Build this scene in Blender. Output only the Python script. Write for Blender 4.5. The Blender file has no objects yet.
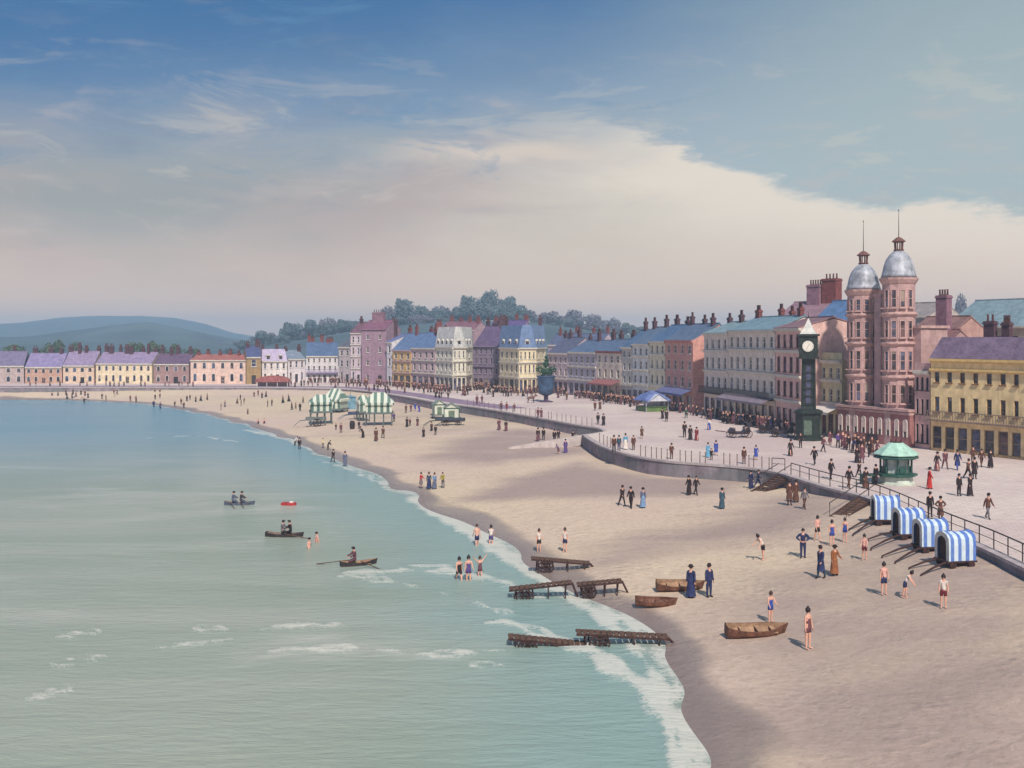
import bpy, bmesh, math, random
import numpy as np
from mathutils import Vector, Matrix
random.seed(7)
S = bpy.context.scene
COL = S.collection
R = math.radians
# ------------------------------------------------------------------ measure
ZC, HY, F, CX = 12.0, 338.0, 1100.0, 512.0      # eye height, horizon row, focal length
SEA = -2.6                                       # water level below the promenade
def un(px, py, z=0.0):
    D = (ZC - z) * F / (py - HY)
    return Vector(((px - CX) / F * D, D, z))
def smooth_line(pts, n=6):
    out = []
    P = [pts[0]] + list(pts) + [pts[-1]]
    for i in range(1, len(P) - 2):
        for k in range(n):
            t = k / n
            out.append(tuple(0.5 * ((2 * P[i][j]) + (-P[i-1][j] + P[i+1][j]) * t +
                       (2*P[i-1][j] - 5*P[i][j] + 4*P[i+1][j] - P[i+2][j]) * t*t +
                       (-P[i-1][j] + 3*P[i][j] - 3*P[i+1][j] + P[i+2][j]) * t**3) for j in range(2)))
    out.append(tuple(pts[-1][:2]))
    return out
def np_dist(X, Y, line):
    """distance to a polyline and its side (+ on the left of the walking direction)"""
    best = np.full(X.shape, 1e18); side = np.zeros(X.shape)
    for (ax, ay), (bx, by) in zip(line[:-1], line[1:]):
        dx, dy = bx - ax, by - ay
        L2 = dx*dx + dy*dy + 1e-12
        t = np.clip(((X - ax)*dx + (Y - ay)*dy) / L2, 0, 1)
        d2 = (X - ax - t*dx)**2 + (Y - ay - t*dy)**2
        c = dx*(Y - ay) - dy*(X - ax)
        m = d2 < best
        best = np.where(m, d2, best); side = np.where(m, np.sign(c), side)
    return np.sqrt(best), side
WATER_PX = [(-200,399),(44,400),(110,402),(150,404.5),(200,413),(250,426),(290,440),(330,457),(370,473),(400,489),(430,507),
            (470,524),(508,545),(535,568),(575,594),(620,618),(652,642),(676,672),(692,706),(704,745),(715,790)]
WATER = [(-900.0, 330.0), (-420.0, 275.0)] + [tuple(un(x, y, SEA)[:2]) for x, y in WATER_PX]
WATER = smooth_line(WATER, 5) + [(6.5, 22.0), (9.0, 5.0), (14.0, -60.0)]
def shore(X, Y):                                  # + on the land
    d, s = np_dist(X, Y, WATER)
    return np.where(s >= 0, d, -d)
def zsand_from(d):
    return np.where(d > 0, SEA + 1.3 * (1 - np.exp(-np.maximum(d, 0) / 11.0)), SEA + np.maximum(0.07 * d, -1.2))
def rise(X, Y):                                   # blown sand banked against the wall on the right
    d, _ = np_dist(X, Y, [(26.0, 108.0), (26.7, 90.0), (27.2, 68.0), (26.7, 53.0), (28.0, 30.0), (34.0, 5.0)])
    f = np.clip(1 - d/15.0, 0, 1); g = np.clip((108.0 - Y)/30.0, 0, 1)
    d2, _ = np_dist(X, Y, [(-400.0, 300.0), (-200.0, 268.0), (-113.0, 268.0), (-63.0, 267.0), (-43.0, 261.0), (-31.0, 244.0)])
    f2 = np.clip(1 - d2/9.0, 0, 1)
    return 1.0*(f*f*(3-2*f))*(g*g*(3-2*g)) + .9*f2*f2*(3-2*f2)
def zsand(x, y):
    X_, Y_ = np.array([x]), np.array([y])
    return float((zsand_from(shore(X_, Y_)) + rise(X_, Y_))[0])
def on_sand(px, py):
    z = -1.5
    for _ in range(12):
        p = un(px, py, z)
        z = 0.5 * z + 0.5 * max(zsand(p.x, p.y), SEA - 0.35)
    return un(px, py, z)
# ------------------------------------------------------------------ mesh helpers
class MB:
    def __init__(s): s.v = []; s.f = []; s.m = []
    def q(s, pts, mi=0):
        b = len(s.v); s.v += [tuple(p) for p in pts]; s.f.append(tuple(range(b, b + len(pts)))); s.m.append(mi); return s
    def box(s, x0, x1, y0, y1, z0, z1, mi=0, M=None):
        c = [(x0,y0,z0),(x1,y0,z0),(x1,y1,z0),(x0,y1,z0),(x0,y0,z1),(x1,y0,z1),(x1,y1,z1),(x0,y1,z1)]
        if M is not None: c = [tuple(M @ Vector(p)) for p in c]
        b = len(s.v); s.v += c
        for f in ((0,3,2,1),(4,5,6,7),(0,1,5,4),(1,2,6,5),(2,3,7,6),(3,0,4,7)):
            s.f.append(tuple(b + i for i in f)); s.m.append(mi)
        return s
    def bar(s, p, q, w, h, mi=0):
        p, q = Vector(p), Vector(q); d = q - p; L = d.length
        M = Matrix.Translation(p) @ d.to_track_quat('X', 'Z').to_matrix().to_4x4()
        return s.box(0, L, -w/2, w/2, -h/2, h/2, mi, M)
    def tube(s, pts, rad, n=6, mi=0, cap=True):
        pts = [Vector(p) for p in pts]
        if not hasattr(rad, '__len__'): rad = [rad] * len(pts)
        rings = []
        for i, p in enumerate(pts):
            d = (pts[min(i+1, len(pts)-1)] - pts[max(i-1, 0)])
            if d.length < 1e-6: d = Vector((0,0,1))
            d.normalize()
            a = d.cross(Vector((0,0,1)) if abs(d.z) < .95 else Vector((1,0,0))).normalized(); b = d.cross(a)
            base = len(s.v)
            for k in range(n):
                t = 2*math.pi*k/n
                s.v.append(tuple(p + (a*math.cos(t) + b*math.sin(t)) * rad[i]))
            rings.append(base)
        for r0, r1 in zip(rings[:-1], rings[1:]):
            for k in range(n):
                s.f.append((r0+k, r0+(k+1)%n, r1+(k+1)%n, r1+k)); s.m.append(mi)
        if cap:
            s.f.append(tuple(rings[0]+k for k in reversed(range(n)))); s.m.append(mi)
            s.f.append(tuple(rings[-1]+k for k in range(n))); s.m.append(mi)
        return s
    def lathe(s, prof, n=12, c=(0,0,0), a0=0.0, mi=0, sx=1, sy=1, mis=None):
        rings = []
        for r, z in prof:
            base = len(s.v)
            for k in range(n):
                t = a0 + 2*math.pi*k/n
                s.v.append((c[0]+r*sx*math.cos(t), c[1]+r*sy*math.sin(t), c[2]+z))
            rings.append(base)
        for r0, r1 in zip(rings[:-1], rings[1:]):
            for k in range(n):
                s.f.append((r0+k, r0+(k+1)%n, r1+(k+1)%n, r1+k)); s.m.append(mis[k % len(mis)] if mis else mi)
        s.f.append(tuple(rings[0]+k for k in reversed(range(n)))); s.m.append(mi)
        s.f.append(tuple(rings[-1]+k for k in range(n))); s.m.append(mi)
        return s
    def prism(s, poly, z0, z1, mi=0, side=None):
        n = len(poly); b = len(s.v)
        s.v += [(p[0], p[1], z0) for p in poly] + [(p[0], p[1], z1) for p in poly]
        s.f.append(tuple(b+i for i in reversed(range(n)))); s.m.append(mi)
        s.f.append(tuple(b+n+i for i in range(n))); s.m.append(mi)
        for i in range(n):
            j = (i+1) % n
            s.f.append((b+i, b+j, b+n+j, b+n+i)); s.m.append(mi if side is None else side)
        return s
    def mesh(s, name, mats, smooth=False):
        me = bpy.data.meshes.new(name)
        me.from_pydata(s.v, [], s.f)
        for m in (mats if isinstance(mats, (list, tuple)) else [mats]): me.materials.append(m)
        me.polygons.foreach_set('material_index', s.m)
        if smooth: me.polygons.foreach_set('use_smooth', [True]*len(s.f))
        me.update()
        return me
    def build(s, name, mats, parent=None, smooth=False, **kw):
        return link(name, s.mesh(name, mats, smooth), parent, **kw)
def link(name, me, parent=None, loc=None, rz=None):
    o = bpy.data.objects.new(name, me); COL.objects.link(o)
    if parent is not None: o.parent = parent
    if loc is not None: o.location = loc
    if rz is not None: o.rotation_euler = (0, 0, rz)
    return o
def tag(o, label, cat, group=None, kind=None):
    o['label'] = label; o['category'] = cat
    if group: o['group'] = group
    if kind: o['kind'] = kind
    return o
def thing(name, label, cat, loc=(0,0,0), rz=0.0, group=None):
    o = link(name, None, None, loc, rz); o.empty_display_size = .2
    return tag(o, label, cat, group)
def copy_tree(o, parent=None):
    c = o.copy(); COL.objects.link(c)
    if parent is not None: c.parent = parent
    for ch in list(o.children): copy_tree(ch, c)
    return c
# ------------------------------------------------------------------ materials
def new_mat(name):
    m = bpy.data.materials.new(name); m.use_nodes = True
    nt = m.node_tree; b = nt.nodes['Principled BSDF']
    return m, nt, b
def N(nt, t, **kw):
    n = nt.nodes.new(t)
    for k, v in kw.items():
        if k.startswith('i_'):
            key = k[2:]; n.inputs[int(key) if key.isdigit() else key.replace('_', ' ')].default_value = v
        else: setattr(n, k, v)
    return n
def L(nt, a, b): nt.links.new(a, b)
def mixc(nt, fac, a, b, mode='MIX'):
    n = nt.nodes.new('ShaderNodeMix'); n.data_type = 'RGBA'; n.blend_type = mode
    for sock, val in ((n.inputs[0], fac), (n.inputs[6], a), (n.inputs[7], b)):
        if isinstance(val, bpy.types.NodeSocket): nt.links.new(val, sock)
        elif isinstance(val, (int, float)): sock.default_value = val if sock.type == 'VALUE' else (val, val, val, 1)
        else: sock.default_value = (*val[:3], 1)
    return n.outputs[2]
def math_(nt, op, a, b=None, c=None):
    n = nt.nodes.new('ShaderNodeMath'); n.operation = op
    for i, val in enumerate((a, b, c)):
        if val is None: continue
        if isinstance(val, bpy.types.NodeSocket): nt.links.new(val, n.inputs[i])
        else: n.inputs[i].default_value = val
    return n.outputs[0]
def sstep(nt, x, lo, hi):
    n = nt.nodes.new('ShaderNodeMapRange'); n.interpolation_type = 'SMOOTHSTEP'
    nt.links.new(x, n.inputs[0]); n.inputs[1].default_value = lo; n.inputs[2].default_value = hi
    return n.outputs[0]
CACHE = {}
def srgb(r, g, b):
    f = lambda c: (c/255/12.92) if c/255 <= .04045 else ((c/255+.055)/1.055)**2.4
    return (f(r), f(g), f(b))
def mat(name, col, rough=.75, var=.18, scale=1.4, bump=.0, metal=0.0, spec=.3, grime=0.0, brick=False, tint=None):
    """weathered paint, stone, cloth or timber: base colour broken by noise, optional brick courses and rain streaks"""
    key = (name, tuple(round(c, 4) for c in col), rough, brick)
    if key in CACHE: return CACHE[key]
    m, nt, b = new_mat(name)
    tc = N(nt, 'ShaderNodeTexCoord')
    n1 = N(nt, 'ShaderNodeTexNoise', i_Scale=scale, i_Detail=5.0, i_Roughness=.62); L(nt, tc.outputs['Object'], n1.inputs['Vector'])
    d = tuple(c * (1 - var*1.5) for c in col); l = tuple(min(.9, c * (1 + var)) for c in col)
    f = sstep(nt, n1.outputs['Fac'], .3, .7)
    c = mixc(nt, f, d, l)
    if tint:
        n3 = N(nt, 'ShaderNodeTexNoise', i_Scale=scale*.35, i_Detail=3.0); L(nt, tc.outputs['Object'], n3.inputs['Vector'])
        c = mixc(nt, math_(nt, 'MULTIPLY', sstep(nt, n3.outputs['Fac'], .42, .62), .55), c, tint)
    if brick:
        bt = N(nt, 'ShaderNodeTexBrick', i_Scale=3.2)
        bt.inputs['Color1'].default_value = (1, 1, 1, 1); bt.inputs['Color2'].default_value = (.78, .76, .74, 1); bt.inputs['Mortar'].default_value = (.9, .88, .85, 1)
        mp = N(nt, 'ShaderNodeMapping'); mp.inputs['Rotation'].default_value = (R(90), 0, 0)
        L(nt, tc.outputs['Object'], mp.inputs['Vector']); L(nt, mp.outputs[0], bt.inputs['Vector'])
        c = mixc(nt, .75, c, bt.outputs['Color'], 'MULTIPLY')
    if grime:
        mp = N(nt, 'ShaderNodeMapping'); mp.inputs['Scale'].default_value = (2.2, 2.2, .16)
        L(nt, tc.outputs['Object'], mp.inputs['Vector'])
        n2 = N(nt, 'ShaderNodeTexNoise', i_Scale=1.0, i_Detail=6.0, i_Roughness=.7); L(nt, mp.outputs[0], n2.inputs['Vector'])
        g = math_(nt, 'MULTIPLY', sstep(nt, n2.outputs['Fac'], .45, .75), grime)
        c = mixc(nt, g, c, tuple(x*.45 for x in col))
    L(nt, c, b.inputs['Base Color'])
    b.inputs['Roughness'].default_value = rough; b.inputs['Metallic'].default_value = metal
    b.inputs['Specular IOR Level'].default_value = spec
    if bump:
        bn = N(nt, 'ShaderNodeBump', i_Strength=bump, i_Distance=.05); L(nt, n1.outputs['Fac'], bn.inputs['Height']); L(nt, bn.outputs[0], b.inputs['Normal'])
    CACHE[key] = m
    return m
def wall_mat(rgb, brick=False): 
    return mat('painted_brick' if brick else 'stucco', srgb(*[min(236, round(v*.86+34)) for v in rgb]), .85, .14, 1.1, .25, grime=.45, brick=brick)
def roof_mat(rgb):
    key = ('slate', rgb)
    if key in CACHE: return CACHE[key]
    m, nt, b = new_mat('roof_slate')
    tc = N(nt, 'ShaderNodeTexCoord')
    bt = N(nt, 'ShaderNodeTexBrick', i_Scale=2.4); L(nt, tc.outputs['Object'], bt.inputs['Vector'])
    c0 = srgb(*rgb)
    bt.inputs['Color1'].default_value = (*c0, 1); bt.inputs['Color2'].default_value = (*[c*.6 for c in c0], 1); bt.inputs['Mortar'].default_value = (*[c*.4 for c in c0], 1)
    bt.inputs['Mortar Size'].default_value = .03
    n1 = N(nt, 'ShaderNodeTexNoise', i_Scale=.9, i_Detail=8.0, i_Roughness=.75); L(nt, tc.outputs['Object'], n1.inputs['Vector'])
    c = mixc(nt, sstep(nt, n1.outputs['Fac'], .3, .75), bt.outputs['Color'], tuple(min(.8, x*1.22+.01) for x in c0))
    L(nt, c, b.inputs['Base Color']); b.inputs['Roughness'].default_value = .55
    CACHE[key] = m
    return m
M_TRIM = mat('pale_stone_trim', srgb(205,198,188), .8, .12, 2.0, grime=.25)
M_FRAME = mat('white_paint', (.62,.6,.57), .5, .1, 3.0)
M_DFRAME = mat('dark_paint', srgb(62,52,58), .5, .2, 3.0)
def glass(name, col, rough=.08, blind=None):
    m, nt, b = new_mat(name)
    tc = N(nt, 'ShaderNodeTexCoord'); oi = N(nt, 'ShaderNodeObjectInfo')
    n1 = N(nt, 'ShaderNodeTexNoise', i_Scale=.9, i_Detail=2.0); n1.noise_dimensions = '4D'
    L(nt, tc.outputs['Object'], n1.inputs['Vector']); L(nt, math_(nt, 'MULTIPLY', oi.outputs['Random'], 40.0), n1.inputs['W'])
    c = mixc(nt, sstep(nt, n1.outputs['Fac'], .4, .65), tuple(x*.6 for x in col), tuple(x*2.2+.01 for x in col))
    if blind:
        sp = N(nt, 'ShaderNodeSeparateXYZ'); L(nt, tc.outputs['Object'], sp.inputs[0])
        up = math_(nt, 'GREATER_THAN', sp.outputs[2], math_(nt, 'ADD', .5, math_(nt, 'MULTIPLY', oi.outputs['Random'], 1.7)))
        c = mixc(nt, math_(nt, 'MULTIPLY', up, .8), c, blind)
    L(nt, c, b.inputs['Base Color']); b.inputs['Roughness'].default_value = rough
    return m
PANES = [glass('window_glass', srgb(48,44,56)), glass('window_glass_blue', srgb(66,68,88)), glass('window_glass_brown', srgb(70,52,52), .15), glass('window_glass_blind', srgb(56,50,60), .1, srgb(168,152,140))]
M_POT = mat('terracotta', srgb(92,60,60), .85, .25, 4.0)
M_CHIM = mat('sooty_brick', srgb(92,66,76), .9, .25, 1.6, .3, brick=True)
M_CHIMR = mat('red_brick_stack', srgb(128,74,74), .9, .2, 1.6, .3, brick=True)
M_CHIMV = mat('mauve_render', srgb(142,108,124), .9, .2, 1.2, .3, grime=.4)
M_TIMBER = mat('weathered_timber', srgb(98,72,60), .8, .35, 6.0, .3)
M_DTIMBER = mat('dark_timber', srgb(66,44,44), .75, .35, 6.0, .3)
M_IRON = mat('dark_iron', srgb(66,52,50), .55, .25, 8.0)
# ------------------------------------------------------------------ ground, water
def polar(rs, ths):
    Rr, T = np.meshgrid(rs, ths, indexing='ij')
    return Rr*np.sin(T), Rr*np.cos(T)
def grid_mesh(name, X, Y, Z, mats, attrs):
    nr, nt_ = X.shape
    co = np.stack([X, Y, Z], -1).reshape(-1, 3).astype(np.float32)
    idx = np.arange(nr*nt_).reshape(nr, nt_)
    q = np.stack([idx[:-1,:-1], idx[:-1,1:], idx[1:,1:], idx[1:,:-1]], -1).reshape(-1, 4)
    q = q[:, ::-1]
    me = bpy.data.meshes.new(name)
    me.vertices.add(len(co)); me.vertices.foreach_set('co', co.ravel())
    me.loops.add(q.size); me.loops.foreach_set('vertex_index', q.ravel().astype(np.int32))
    me.polygons.add(len(q)); me.polygons.foreach_set('loop_start', np.arange(0, q.size, 4, dtype=np.int32))
    me.polygons.foreach_set('use_smooth', np.ones(len(q), bool))
    me.update(calc_edges=True)
    for k, a in attrs.items():
        at = me.attributes.new(k, 'FLOAT', 'POINT'); at.data.foreach_set('value', a.ravel().astype(np.float32))
    me.materials.append(mats)
    return link(name, me)
ths = np.radians(np.arange(-64, 64.01, .26))
rs = np.concatenate([np.geomspace(12, 420, 380), [520, 700, 1000, 1600, 2600, 3090]])
X, Y = polar(rs, ths)
# the water's edge wanders a little, as a real one does
wob = .45*np.sin(X*.9+1.3*np.sin(Y*.21)) + .35*np.sin(X*.37 - Y*.29) + .25*np.sin(X*1.7+Y*.8)
D0 = shore(X, Y)
D = D0 + wob*np.exp(-np.abs(D0)/6)
ZS = zsand_from(D) + np.where(D > 0, .05*np.sin(X*.8+.5*np.sin(Y*.6))*np.sin(Y*.33+X*.2), 0)*np.clip(D/8, 0, 1) + rise(X, Y)
def poly_mask(pxs, soft, z=-1.6):
    P = [tuple(un(x, y, z)[:2]) for x, y in pxs]
    P.append(P[0])
    d, _ = np_dist(X, Y, P)
    ins = np.zeros(X.shape, bool)
    for (ax, ay), (bx, by) in zip(P[:-1], P[1:]):
        c = ((ay > Y) != (by > Y)) & (X < (bx-ax)*(Y-ay)/(by-ay+1e-12)+ax)
        ins ^= c
    sd = np.where(ins, d, -d)
    return np.clip(sd/soft*.5+.5, 0, 1)
shade_damp = np.zeros(X.shape)  # mauve shadow washes painted into the sand colour, plus truly wet sand by the water
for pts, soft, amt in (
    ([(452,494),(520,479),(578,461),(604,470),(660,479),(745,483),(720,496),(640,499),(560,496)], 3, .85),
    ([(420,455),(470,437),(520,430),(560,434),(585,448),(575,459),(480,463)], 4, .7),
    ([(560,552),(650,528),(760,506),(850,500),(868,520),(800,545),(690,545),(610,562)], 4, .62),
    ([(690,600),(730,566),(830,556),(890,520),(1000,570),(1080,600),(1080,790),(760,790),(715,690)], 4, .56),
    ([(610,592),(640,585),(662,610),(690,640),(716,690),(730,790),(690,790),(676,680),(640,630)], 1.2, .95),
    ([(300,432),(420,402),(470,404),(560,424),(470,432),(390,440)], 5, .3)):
    shade_damp = np.maximum(shade_damp, poly_mask(pts, soft)*amt)
shade_damp = np.maximum(shade_damp, np.clip(1 - D/1.6, 0, 1)*.8)
def sand_material():
    m, nt, b = new_mat('beach_sand')
    tc = N(nt, 'ShaderNodeTexCoord'); a = N(nt, 'ShaderNodeAttribute', attribute_name='shade_damp')
    n1 = N(nt, 'ShaderNodeTexNoise', i_Scale=.09, i_Detail=8.0, i_Roughness=.62, i_Distortion=.6)
    mp = N(nt, 'ShaderNodeMapping'); mp.inputs['Scale'].default_value = (.55, 1.0, 1.0); mp.inputs['Rotation'].default_value = (0, 0, R(28))
    L(nt, tc.outputs['Object'], mp.inputs['Vector']); L(nt, mp.outputs[0], n1.inputs['Vector'])
    n2 = N(nt, 'ShaderNodeTexNoise', i_Scale=2.2, i_Detail=8.0, i_Roughness=.75); L(nt, tc.outputs['Object'], n2.inputs['Vector'])
    n3 = N(nt, 'ShaderNodeTexNoise', i_Scale=.03, i_Detail=4.0); L(nt, tc.outputs['Object'], n3.inputs['Vector'])
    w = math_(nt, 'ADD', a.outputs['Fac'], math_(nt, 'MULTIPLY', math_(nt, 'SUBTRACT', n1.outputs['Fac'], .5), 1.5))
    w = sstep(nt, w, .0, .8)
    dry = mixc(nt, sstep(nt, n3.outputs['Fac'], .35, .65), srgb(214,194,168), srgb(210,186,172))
    c = mixc(nt, math_(nt, 'MULTIPLY', w, .95), dry, srgb(168,147,142))  # one mauve tint serves both the painted shade and the wet sand
    c = mixc(nt, math_(nt, 'MULTIPLY', sstep(nt, n2.outputs['Fac'], .35, .72), .38), c, srgb(140,118,106))
    L(nt, c, b.inputs['Base Color'])
    L(nt, math_(nt, 'SUBTRACT', .95, math_(nt, 'MULTIPLY', w, .35)), b.inputs['Roughness'])
    we = N(nt, 'ShaderNodeAttribute', attribute_name='wet'); wt = sstep(nt, math_(nt, 'ADD', we.outputs['Fac'], math_(nt, 'MULTIPLY', math_(nt, 'SUBTRACT', n1.outputs['Fac'], .5), .8)), .25, .6)
    L(nt, mixc(nt, math_(nt, 'MULTIPLY', wt, .7), c, srgb(132,118,114)), b.inputs['Base Color'])
    L(nt, math_(nt, 'SUBTRACT', .95, math_(nt, 'ADD', math_(nt, 'MULTIPLY', w, .2), math_(nt, 'MULTIPLY', wt, .6))), b.inputs['Roughness'])
    b.inputs['Specular IOR Level'].default_value = .35
    n3b = N(nt, 'ShaderNodeTexNoise', i_Scale=.17, i_Detail=5.0, i_Roughness=.65); L(nt, tc.outputs['Object'], n3b.inputs['Vector'])
    v = N(nt, 'ShaderNodeTexVoronoi', i_Scale=2.1, i_Randomness=1.0); L(nt, tc.outputs['Object'], v.inputs['Vector'])
    hgt = math_(nt, 'ADD', n2.outputs['Fac'], math_(nt, 'MULTIPLY', math_(nt, 'MULTIPLY', v.outputs['Distance'], sstep(nt, n3b.outputs['Fac'], .45, .68)), 1.1))
    bn = N(nt, 'ShaderNodeBump', i_Strength=.7, i_Distance=.14); L(nt, hgt, bn.inputs['Height']); L(nt, bn.outputs[0], b.inputs['Normal'])
    return m
o = grid_mesh('sand', X, Y, ZS, sand_material(), {'shade_damp': shade_damp, 'wet': np.clip(1 - D/3.5, 0, 1)}); o['kind'] = 'structure'
# foam laid down by the last waves, as a density on the water sheet
foam = np.zeros(X.shape)
for pts, wpx in (
    ([(420,498),(445,515),(475,533),(505,556),(540,578),(585,607),(628,640),(655,676),(668,706),(680,760),(690,800)], 9),
    ([(545,574),(600,600),(640,630),(666,656),(682,690),(694,730),(705,790)], 6),
    ([(350,574),(400,571),(450,573),(490,578),(530,592),(560,606)], 7),
    ([(320,574),(350,577),(400,583)], 3),
    ([(585,645),(612,664),(640,682)], 9), ([(560,640),(585,652)], 4),
    ([(270,652),(330,648),(380,650),(430,655),(500,650)], 6), ([(200,628),(260,631),(300,627)], 4), ([(60,664),(150,650),(230,640)], 3),
    ([(380,573),(410,567),(440,566)], 4), ([(370,577),(430,590),(500,612)], 3), ([(455,632),(500,622),(560,640)], 5),
    ([(476,664),(520,667)], 3), ([(248,430),(290,441),(320,452)], 3.0), ([(310,458),(350,470),(385,484)], 2.5), ([(150,438),(190,436),(240,442)], 1.5),
    ([(260,630),(310,624),(350,626)], 4), ([(40,640),(90,632)], 3), ([(20,700),(60,690)], 4)):
    P = [tuple(un(x, y, SEA)[:2]) for x, y in pts]
    P = smooth_line(P, 4)
    d, _ = np_dist(X, Y, P)
    d = np.abs(d + .35*np.sin(X*1.1+Y*.4) + .25*np.sin(X*2.3-Y*.9+1.0))
    wm = wpx * ((np.hypot(X, Y)) / F)
    # strokes lie on a slanted sheet: a pixel of height is more metres than a pixel of width
    foam = np.maximum(foam, np.clip(1.2 - d/(wm*1.7), 0, 1)*(1.25 if pts[0][0] > 415 and pts[-1][0] > 600 else .85))
foam = np.maximum(foam, np.clip(1 - np.abs(D + .35)/.8, 0, 1)*.95)
def sea_material():
    m, nt, b = new_mat('sea_water')
    tc = N(nt, 'ShaderNodeTexCoord'); a = N(nt, 'ShaderNodeAttribute', attribute_name='foam'); s = N(nt, 'ShaderNodeAttribute', attribute_name='shore')
    mp = N(nt, 'ShaderNodeMapping'); mp.inputs['Scale'].default_value = (.35, 1.0, 1.0); mp.inputs['Rotation'].default_value = (0, 0, R(-12))
    L(nt, tc.outputs['Object'], mp.inputs['Vector'])
    n1 = N(nt, 'ShaderNodeTexNoise', i_Scale=.05, i_Detail=6.0, i_Roughness=.6, i_Distortion=.8); L(nt, mp.outputs[0], n1.inputs['Vector'])
    n2 = N(nt, 'ShaderNodeTexNoise', i_Scale=.55, i_Detail=9.0, i_Roughness=.72, i_Distortion=1.0); L(nt, mp.outputs[0], n2.inputs['Vector'])
    n3 = N(nt, 'ShaderNodeTexNoise', i_Scale=2.6, i_Detail=4.0, i_Roughness=.6); L(nt, mp.outputs[0], n3.inputs['Vector'])
    n4 = N(nt, 'ShaderNodeTexNoise', i_Scale=.11, i_Detail=7.0, i_Roughness=.62, i_Distortion=1.2); L(nt, mp.outputs[0], n4.inputs['Vector'])
    deep = mixc(nt, sstep(nt, n1.outputs['Fac'], .36, .66), srgb(146,159,144), srgb(166,171,160))
    deep = mixc(nt, math_(nt, 'MULTIPLY', sstep(nt, n4.outputs['Fac'], .5, .72), .6), deep, srgb(188,188,178))
    sd = math_(nt, 'ADD', s.outputs['Fac'], math_(nt, 'MULTIPLY', math_(nt, 'SUBTRACT', n1.outputs['Fac'], .5), 14.0))
    sep = N(nt, 'ShaderNodeSeparateXYZ'); L(nt, tc.outputs['Object'], sep.inputs[0])
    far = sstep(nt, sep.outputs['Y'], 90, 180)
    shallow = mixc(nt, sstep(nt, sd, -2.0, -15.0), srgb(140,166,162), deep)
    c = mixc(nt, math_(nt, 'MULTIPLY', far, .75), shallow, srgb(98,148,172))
    sandy = sstep(nt, s.outputs['Fac'], -1.8, .2)
    c = mixc(nt, math_(nt, 'MULTIPLY', sandy, .5), c, srgb(150,150,138))
    n5 = N(nt, 'ShaderNodeTexNoise', i_Scale=3.2, i_Detail=5.0, i_Roughness=.7, i_Distortion=1.5); L(nt, tc.outputs['Object'], n5.inputs['Vector'])
    fm = math_(nt, 'ADD', math_(nt, 'ADD', a.outputs['Fac'], math_(nt, 'MULTIPLY', math_(nt, 'SUBTRACT', n5.outputs['Fac'], .5), 2.8)), math_(nt, 'MULTIPLY', math_(nt, 'SUBTRACT', n2.outputs['Fac'], .5), 2.6))
    fm = math_(nt, 'MULTIPLY', sstep(nt, fm, .2, 1.05), sstep(nt, a.outputs['Fac'], .0, .45))
    c = mixc(nt, math_(nt, 'MULTIPLY', fm, .78), c, srgb(212,208,200))
    L(nt, c, b.inputs['Base Color'])
    L(nt, math_(nt, 'ADD', .22, math_(nt, 'MULTIPLY', fm, .5)), b.inputs['Roughness'])
    b.inputs['IOR'].default_value = 1.33; b.inputs['Specular IOR Level'].default_value = .45
    h = math_(nt, 'ADD', math_(nt, 'MULTIPLY', n2.outputs['Fac'], 1.0), math_(nt, 'MULTIPLY', n3.outputs['Fac'], .6))
    bn = N(nt, 'ShaderNodeBump', i_Strength=.5, i_Distance=.32); L(nt, h, bn.inputs['Height']); L(nt, bn.outputs[0], b.inputs['Normal'])
    return m
ZW = SEA + np.clip(foam, 0, 1)*.07*np.clip(-D/1.5, 0, 1)
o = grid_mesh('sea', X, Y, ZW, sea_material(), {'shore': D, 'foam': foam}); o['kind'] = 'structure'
# ------------------------------------------------------------------ promenade
EDGE_A = [(-260,387.6),(44,387.4),(150,387.3),(250,387.4),(330,388.6),(370,391.5),(410,397.5),(440,403),(470,406.5),(500,411),(540,418),(575,424.5),(598,428),(606,431)]
EDGE_B = [(585,435),(592,440),(605,447),(620,452),(640,457),(670,461.5),(700,464),(740,467),(770,471),(790,476),(826,487),(862,496),(890,506),(945,531),(994,552),(1060,584),(1150,632)]
EA = [tuple(un(x, y)[:2]) for x, y in EDGE_A]; EB = [tuple(un(x, y)[:2]) for x, y in EDGE_B]
EAs = smooth_line(EA, 4); EBs = smooth_line(EB, 4)
EAs = [(-700.0, 330.0)] + EAs; EBs = EBs + [(30.0, 10.0), (40.0, -60.0)]
def prom_material():
    m, nt, b = new_mat('promenade_paving')
    tc = N(nt, 'ShaderNodeTexCoord')
    n1 = N(nt, 'ShaderNodeTexNoise', i_Scale=.06, i_Detail=6.0, i_Roughness=.6, i_Distortion=.5); L(nt, tc.outputs['Object'], n1.inputs['Vector'])
    n2 = N(nt, 'ShaderNodeTexNoise', i_Scale=1.3, i_Detail=6.0, i_Roughness=.7); L(nt, tc.outputs['Object'], n2.inputs['Vector'])
    bt = N(nt, 'ShaderNodeTexBrick', i_Scale=.55); L(nt, tc.outputs['Object'], bt.inputs['Vector'])
    bt.inputs['Color1'].default_value = (1,1,1,1); bt.inputs['Color2'].default_value = (.93,.92,.92,1); bt.inputs['Mortar'].default_value = (.6,.58,.58,1); bt.inputs['Mortar Size'].default_value = .016
    c = mixc(nt, sstep(nt, n1.outputs['Fac'], .38, .64), srgb(206,186,184), srgb(222,206,198))
    c = mixc(nt, math_(nt, 'MULTIPLY', sstep(nt, n2.outputs['Fac'], .4, .75), .4), c, srgb(158,138,134))
    c = mixc(nt, .8, c, bt.outputs['Color'], 'MULTIPLY')
    L(nt, c, b.inputs['Base Color']); b.inputs['Roughness'].default_value = .85
    return m
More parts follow.
